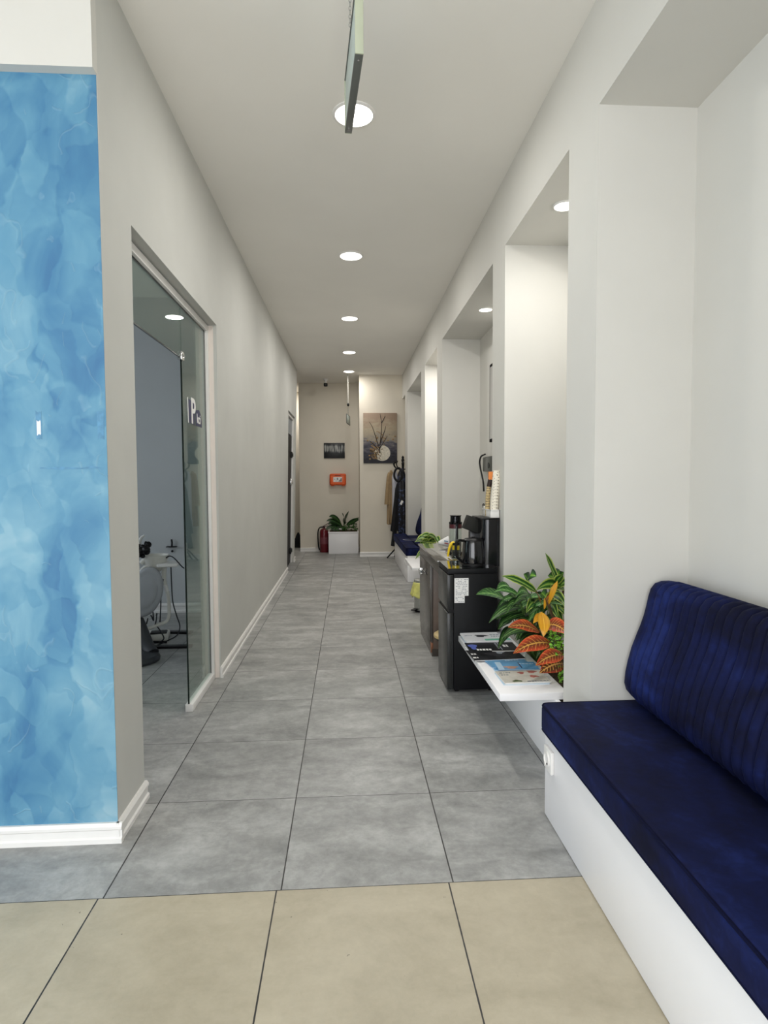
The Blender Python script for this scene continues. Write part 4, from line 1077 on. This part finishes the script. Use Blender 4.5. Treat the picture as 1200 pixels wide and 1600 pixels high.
for br in ([(.48, .80), (.50, .6), (.53, .4), (.54, .2), (.50, .02)], [(.54, .2), (.6, .13), (.65, .06)], [(.48, .72), (.40, .55), (.34, .42), (.27, .28), (.18, .18)], [(.5, .6), (.58, .45), (.64, .34), (.66, .26)], [(.49, .7), (.6, .58), (.72, .46)], [(.46, .74), (.3, .62), (.18, .55)]):
    c.tube([pt(u, v, 2) for u, v in br], lambda t: .009-.006*t, 5, 4)
c.build('painted_branches', bl, pa)
bro = mat('brown_brush_paint', '7a6448', .6, vary=.4, scale=25)
c = MB(); rnd = random.Random(23)
for k in range(34):
    u, v = rnd.gauss(.38, .08), rnd.gauss(.80, .07); q = pt(u, v, 1); a = rnd.uniform(0, 3)
    c.obox(q, (rnd.uniform(.03, .08), .0015, rnd.uniform(.008, .018)), (0, a, 0))
c.build('painted_brush_strokes', bro, pa, 0)
c = MB(); rnd = random.Random(11)
for k in range(70):
    u, v = (rnd.gauss(.55, .12), rnd.gauss(.47, .08)) if k < 24 else (rnd.gauss(.33, .10), rnd.gauss(.77, .09))
    if not (.05 < u < .95 and .05 < v < .95): continue
    q = pt(u, v, 2); c.ball(q, rnd.uniform(.008, .018), (1, .12, .9), 8, 6)
c.build('painted_blossoms', mat('ochre_blossom_paint', '8a6e48', .6, vary=.35, scale=30), pa)

EY = 11.98
fo = thing('picture', 'small black and white forest picture on the end wall', 'picture', (-.26, EY, 2.02))
def forest_m():
    n = NT('forest_print'); o = n.co(); s = n.sep(o); g = n.sep(n.co('Generated'))
    x = n.comb(n.math('MULTIPLY', s[0], 55), 0, n.math('MULTIPLY', s[2], 4))
    f = n.noise(x, 1.0, 4, .6, .4)
    br = n.math('SUBTRACT', 1, n.math('MULTIPLY', n.math('ABSOLUTE', n.math('SUBTRACT', g[2], .62)), 1.9))
    n.set(Base_Color=n.ramp(n.math('MULTIPLY', f, n.math('MINIMUM', 1, n.math('ADD', br, .25))), [(.36, L('0b0d10')), (.45, L('33363a')), (.56, L('a9aaa6'))]), Roughness=.4); return n.m
c = MB(); c.box(-.465, -.05, EY-.022, EY-.002, 1.865, 2.168, .002); c.build('print', forest_m(), fo)
c = MB(); c.box(-.465, -.05, EY-.024, EY-.021, 1.865, 1.872); c.box(-.465, -.05, EY-.024, EY-.021, 2.161, 2.168); c.build('edge', black_plastic, fo)

ai = thing('first_aid_box', 'orange first aid case mounted on the end wall', 'first aid box', (-.19, EY, 1.44))
c = MB(); c.box(-.355, -.03, EY-.10, EY-.002, 1.325, 1.555, .028, 4); c.box(-.33, -.27, EY-.09, EY-.01, 1.312, 1.33, .006); c.box(-.115, -.055, EY-.09, EY-.01, 1.312, 1.33, .006); c.build('case', orange_pl, ai)
c = MB(); c.box(-.335, -.05, EY-.106, EY-.098, 1.345, 1.535, .02, 3); c.build('lid_panel', mat('bright_orange_plastic', 'ee6f3a', .4), ai)
c = MB(); c.box(-.25, -.135, EY-.118, EY-.10, 1.512, 1.535, .006); c.build('handle', dark_orange, ai)
c = MB(); c.box(-.282, -.108, EY-.108, EY-.1055, 1.392, 1.490); c.build('label_plate', paper, ai, 0)
c = MB(); c.prism([(-.165, 1.398), (-.113, 1.398), (-.113, 1.462), (-.135, 1.468), (-.15, 1.435), (-.185, 1.403)], -.001, 'Y', EY-.108); c.build('label_photo', mat('grey_photo', '8d807c', .6, vary=.3, scale=60), ai, 0)
c = MB()
c.box(-.214, -.186, EY-.1092, EY-.108, 1.436, 1.462); c.box(-.206, -.194, EY-.1092, EY-.108, 1.462, 1.474); c.box(-.262, -.248, EY-.1092, EY-.108, 1.438, 1.452); c.box(-.24, -.20, EY-.1092, EY-.108, 1.408, 1.414); c.build('label_emblem', ink, ai, 0)

ex = thing('fire_extinguisher', 'dark red fire extinguisher standing beside the far planter box', 'fire extinguisher', (-.475, 11.84, 0))
o_ = (-.475, 11.84, 0)
c = MB(); c.lathe([(.080, .0), (.088, .012), (.088, .40), (.080, .435), (.055, .46), (.03, .475)], o_, 28); c.build('cylinder', red_ext, ex)
c = MB(); c.cyl((-.475, 11.84, .47), .024, .04, 'Z', 14); c.obox((-.455, 11.83, .515), (.12, .022, .012), (0, -.15, 0), .003); c.obox((-.44, 11.83, .545), (.13, .022, .012), (0, -.5, 0), .003); c.build('valve_handle', mat('dark_red_handle', '3c1216', .4), ex)
c = MB(); c.tube([(-.49, 11.83, .50), (-.56, 11.80, .49), (-.592, 11.79, .40), (-.59, 11.79, .20), (-.578, 11.79, .10), (-.565, 11.79, .05)], .013, 8, 6); c.build('hose', black_plastic, ex)
c = MB(); c.lathe([(.0885, .17), (.0885, .30)], o_, 28); c.build('paper_label', mat('faded_label', '7d4048', .5, vary=.2, scale=40), ex)

pb = thing('planter_box', 'freestanding white planter box at the foot of the end wall', 'planter', (-.09, 11.74, 0))
c = MB(); c.box(-.378, .20, 11.565, 11.90, .0, .40, .003); c.build('box', laminate, pb)
c = MB(); c.box(-.386, .208, 11.555, 11.91, .40, .425, .003); c.build('rim', laminate, pb)
c = MB(); c.box(-.36, .18, 11.58, 11.89, .425, .432); c.build('soil', soil_m, pb)
pl = plant('broad-leaved dark plant in the far white planter box', 'plant', (-.12, 11.74, .43), 'broadleaf_plant')
c = MB(); sm = MB(); base = Vector((-.10, 11.74, .43)); Y_ = 11.72
for (a, m_, b, w_) in (((533, 818), (522, 808), (514, 808), .085), ((536, 824), (521, 814), (510, 814.5), .09), ((531, 822), (520, 817), (513, 820), .09), ((536, 826), (518, 823), (509, 829), .07),
                     ((537, 818), (537, 810), (534.5, 801), .11), ((538, 814), (541, 808), (545, 798.5), .11), ((539, 820), (540, 815), (541, 808), .08), ((541, 820), (552, 815), (561, 808.5), .10), ((545, 818), (555, 814), (561, 812), .06), ((540, 824), (528, 826), (516, 828), .08)):
    A = at(*a, Y_); M_ = at(*m_, Y_-.06); B = at(*b, Y_-.1)
    ctrl = 2*M_ - (A+B)/2; c.leaf(A, B, w_, ctrl-(A+B)/2, .9, .2, 'ovate' if w_ > .1 else 'lance', 10); sm.tube([base, A], .006, 6, 0)
c.build('leaves', leaf_end, pl, 60); sm.build('stems', stem_m, pl)
pl = plant('low bushy green plant at the right of the far planter box', 'plant', (.08, 11.72, .43), 'bushy_plant')
c = MB()
for k in range(190):
    x = random.uniform(-.32, .19); top = .17 if x > -.02 else .08
    A = Vector((x, random.uniform(11.60, 11.86), .43+random.uniform(0, top))); a = random.uniform(0, 2*PI)
    B = A + Vector((math.cos(a)*.04, math.sin(a)*.03, random.uniform(0, .03)))
    if B.x < .205 : c.leaf(A, B, .03, (0, 0, .008), random.uniform(-.8, .8), .2, 'ovate', 5)
c.build('leaves', leafmat('bushy_green_leaf', [(.1, L('40702f')), (1, L('2c5224'))], '6a9450', 0), pl, 60)
c = MB(); c.obox(at(532, 826.5, 11.6), (.05, .003, .022), (.2, .1, 0), .001)
tag(c.build('plant_tag', paper), 'small white tag stuck in the far planter box', 'plant tag')
c = MB(); R = []
for k in range(8):
    s = k/7; R.append([(-1.06+(.09*(1-s**2)+.012)*math.cos(a)*(1+.1*math.sin(3*a)), 12.75+(.07*(1-s**2)+.01)*math.sin(a), .32*s) for a in [2*PI*j/20 for j in range(20)]])
c.rings(R); tag(c.build('black_bag', black_cloth), 'dark bag on the floor of the side passage', 'bag')

# ------------------------------------------------------------------ dental surgery equipment
DY = 5.0
def D(px, py, y=DY): return at(px, py, y)
dc = thing('dental_chair', 'grey dental chair with an oval backrest behind the glass opening', 'dental chair', (-1.95, 4.95, 0))
ctr = D(228, 925, 4.95)
R = []
for (k, sc) in ((-.035, .75), (-.03, .92), (-.012, 1.0), (.008, 1.0), (.02, .93), (.026, .80), (.022, .72), (.030, .66), (.034, .5), (.036, .2)):
    R.append([ctr + Vector((.135*sc*math.cos(a)+.035*math.sin(a)*sc, -k, .205*sc*math.sin(a))) for a in [2*PI*j/40 for j in range(40)]])
c = MB(); c.rings(R); c.build('backrest', grey_vinyl, dc, 60)
c = MB(); c.tube([D(221, 880, 5.0), D(232, 872, 5.0), D(235, 895, 5.0)], .022, 10, 5); c.tube([D(216, 905, 5.0), D(222, 890, 5.0), D(236, 882, 5.0)], .014, 10, 5); c.build('backrest_bracket', cream_pl, dc)
c = MB(); c.obox(D(206, 958, 5.15)+Vector((-.22, 0, 0)), (.62, .50, .12), (0, 0, .1), .05, 4); c.build('seat', grey_vinyl, dc)
c = MB(); c.tube([D(214, 970, 4.95), D(222, 990, 4.9), D(230, 1010, 4.85), D(238, 1022, 4.8)], .055, 14, 5); c.build('lift_arm', dark_vinyl, dc)
p = D(222, 1032, 4.75); c = MB(); c.lathe([(.20, .0), (.205, .02), (.19, .05), (.12, .07), (.001, .075)], (p.x-.07, p.y, 0), 32); c.build('base', dark_vinyl, dc)
un = thing('dental_unit', 'white dental instrument unit with spittoon bowl and hoses', 'dental unit', (-1.6, 5.1, 0))
p = D(243, 879, 5.05)
c = MB(); c.lathe([(.03, -.075), (.05, -.065), (.085, -.01), (.105, .055), (.110, .065), (.102, .065), (.08, .0), (.02, -.03), (.001, -.03)], p, 32); c.build('spittoon_bowl', cream_pl, un)
p = D(264, 881, 5.05)
c = MB(); c.obox(p, (.165, .22, .028), (.0, .0, .15), .01, 3); tr_ = c.build('instrument_tray', trim_white, un)
c = MB(); c.tube([D(257, 886, 5.05), D(256, 905, 5.05), D(258, 915, 5.05)], .020, 12, 4); c.build('tray_post', cream_pl, un)
c = MB(); c.tube([D(258, 913, 5.05), D(262, 928, 5.05), D(264, 945, 5.05), D(264, 962, 5.05), D(260, 971, 5.05), D(248, 976, 5.03), D(230, 983, 5.0), D(216, 986, 5.0)], .0145, 12, 6); c.build('swing_arm', cream_pl, un)
c = MB(); c.tube([D(258.5, 914, 5.04), D(261.5, 924, 5.04)], .017, 12, 0); c.build('arm_joint', trim_white, un)
hose = mat('dark_hose', '202226', .5)
for H_ in ([(267, 885), (268, 910), (270, 940), (276, 962), (281, 978), (277, 992), (262, 1001), (246, 1008)],
           [(255, 905), (252, 925), (251, 950), (250, 972)], [(245, 958), (244, 970), (241, 980)], [(239, 886), (239, 893)], [(249, 886), (246, 898)],
           [(239, 956), (240, 970), (237, 963), (235, 962)], [(231, 966), (229, 975)],
           [(259, 872), (265, 869), (272, 872), (284, 885), (288, 888)], [(245, 978), (252, 988), (256, 998), (248, 1004)]):
    c = MB(); c.tube([D(a, b, 5.02) for a, b in H_], .0055, 6, 5); c.build('hose', hose, un)
p = D(221, 860, 4.95); c = MB()
for k in range(16): c.ball(p + Vector((random.uniform(-.06, .055), random.uniform(-.03, .03), random.uniform(-.055, .05))), random.uniform(.018, .035), (1, 1, 1), 8, 6)
c.tube([D(226, 852, 4.95), D(227, 847, 4.95), D(230, 848, 4.95), D(231, 853, 4.95)], .006, 6, 4)
c.build('handpiece_holder', black_plastic, un)
c = MB(); c.tube([D(217, 856, 4.98), D(218, 846, 4.98), D(222, 839, 4.98), D(226, 836.5, 4.98)], lambda t: .02-.013*t, 10, 5); c.build('white_handle', trim_white, un)

c = MB(); q = D(226, 935, 5.25); c.box(q.x-.24, q.x-.08, 5.2, 5.4, 0, q.z+.3, .02); c.build('column', cream_pl, un)
p = D(243, 986, 5.35)
fc = thing('foot_control', 'grey and black foot pedal on the surgery floor', 'foot pedal', (p.x, 5.35, 0))
c = MB(); c.obox((p.x, 5.40, .035), (.20, .22, .06), (0, 0, .2), .02, 3); c.build('body', cream_pl, fc)
c = MB(); c.obox((p.x+.02, 5.38, .07), (.14, .10, .02), (0, 0, .2), .008); c.build('treadle', black_plastic, fc)
c = MB(); c.box(p.x-.13, p.x+.12, 5.26, 5.275, .0, .02); c.build('front_lip', black_plastic, fc)
for (pa_, pb_, lb) in (((255, 989), (300, 990), 'rear black cable duct across the surgery floor'), ((236, 1013), (300, 1011), 'front black cable duct across the surgery floor')):
    def fl(px, py):
        d = ray(px, py); t = -CAMZ/d.z; return Vector((0, 0, CAMZ))+d*t
    A, B = fl(*pa_), fl(*pb_); m_ = (A+B)/2; ang = math.atan2(B.y-A.y, B.x-A.x)
    c = MB(); c.obox((m_.x, m_.y, .010), ((B-A).length, .07, .02), (0, 0, ang), .003); tag(c.build('cable_duct', black_plastic), lb, 'cable duct')
wh = thing('wall_hook', 'black cross-shaped hook on the surgery back wall', 'hook', (-1.886, RB, .745))
p = D(269, 851, RB-.01)
c = MB(); c.tube([p+Vector((0, -.02, .06)), p+Vector((.004, -.02, .02)), p+Vector((0, -.02, -.02))], .010, 8, 4); c.box(p.x-.055, p.x+.055, RB-.05, RB-.002, p.z-.026, p.z-.016, .002); c.build('bar', black_plastic, wh)
c = MB(); c.ball((p.x, RB-.012, p.z-.07), .013, (1, .8, 1)); c.build('screw_cap', black_plastic, wh)
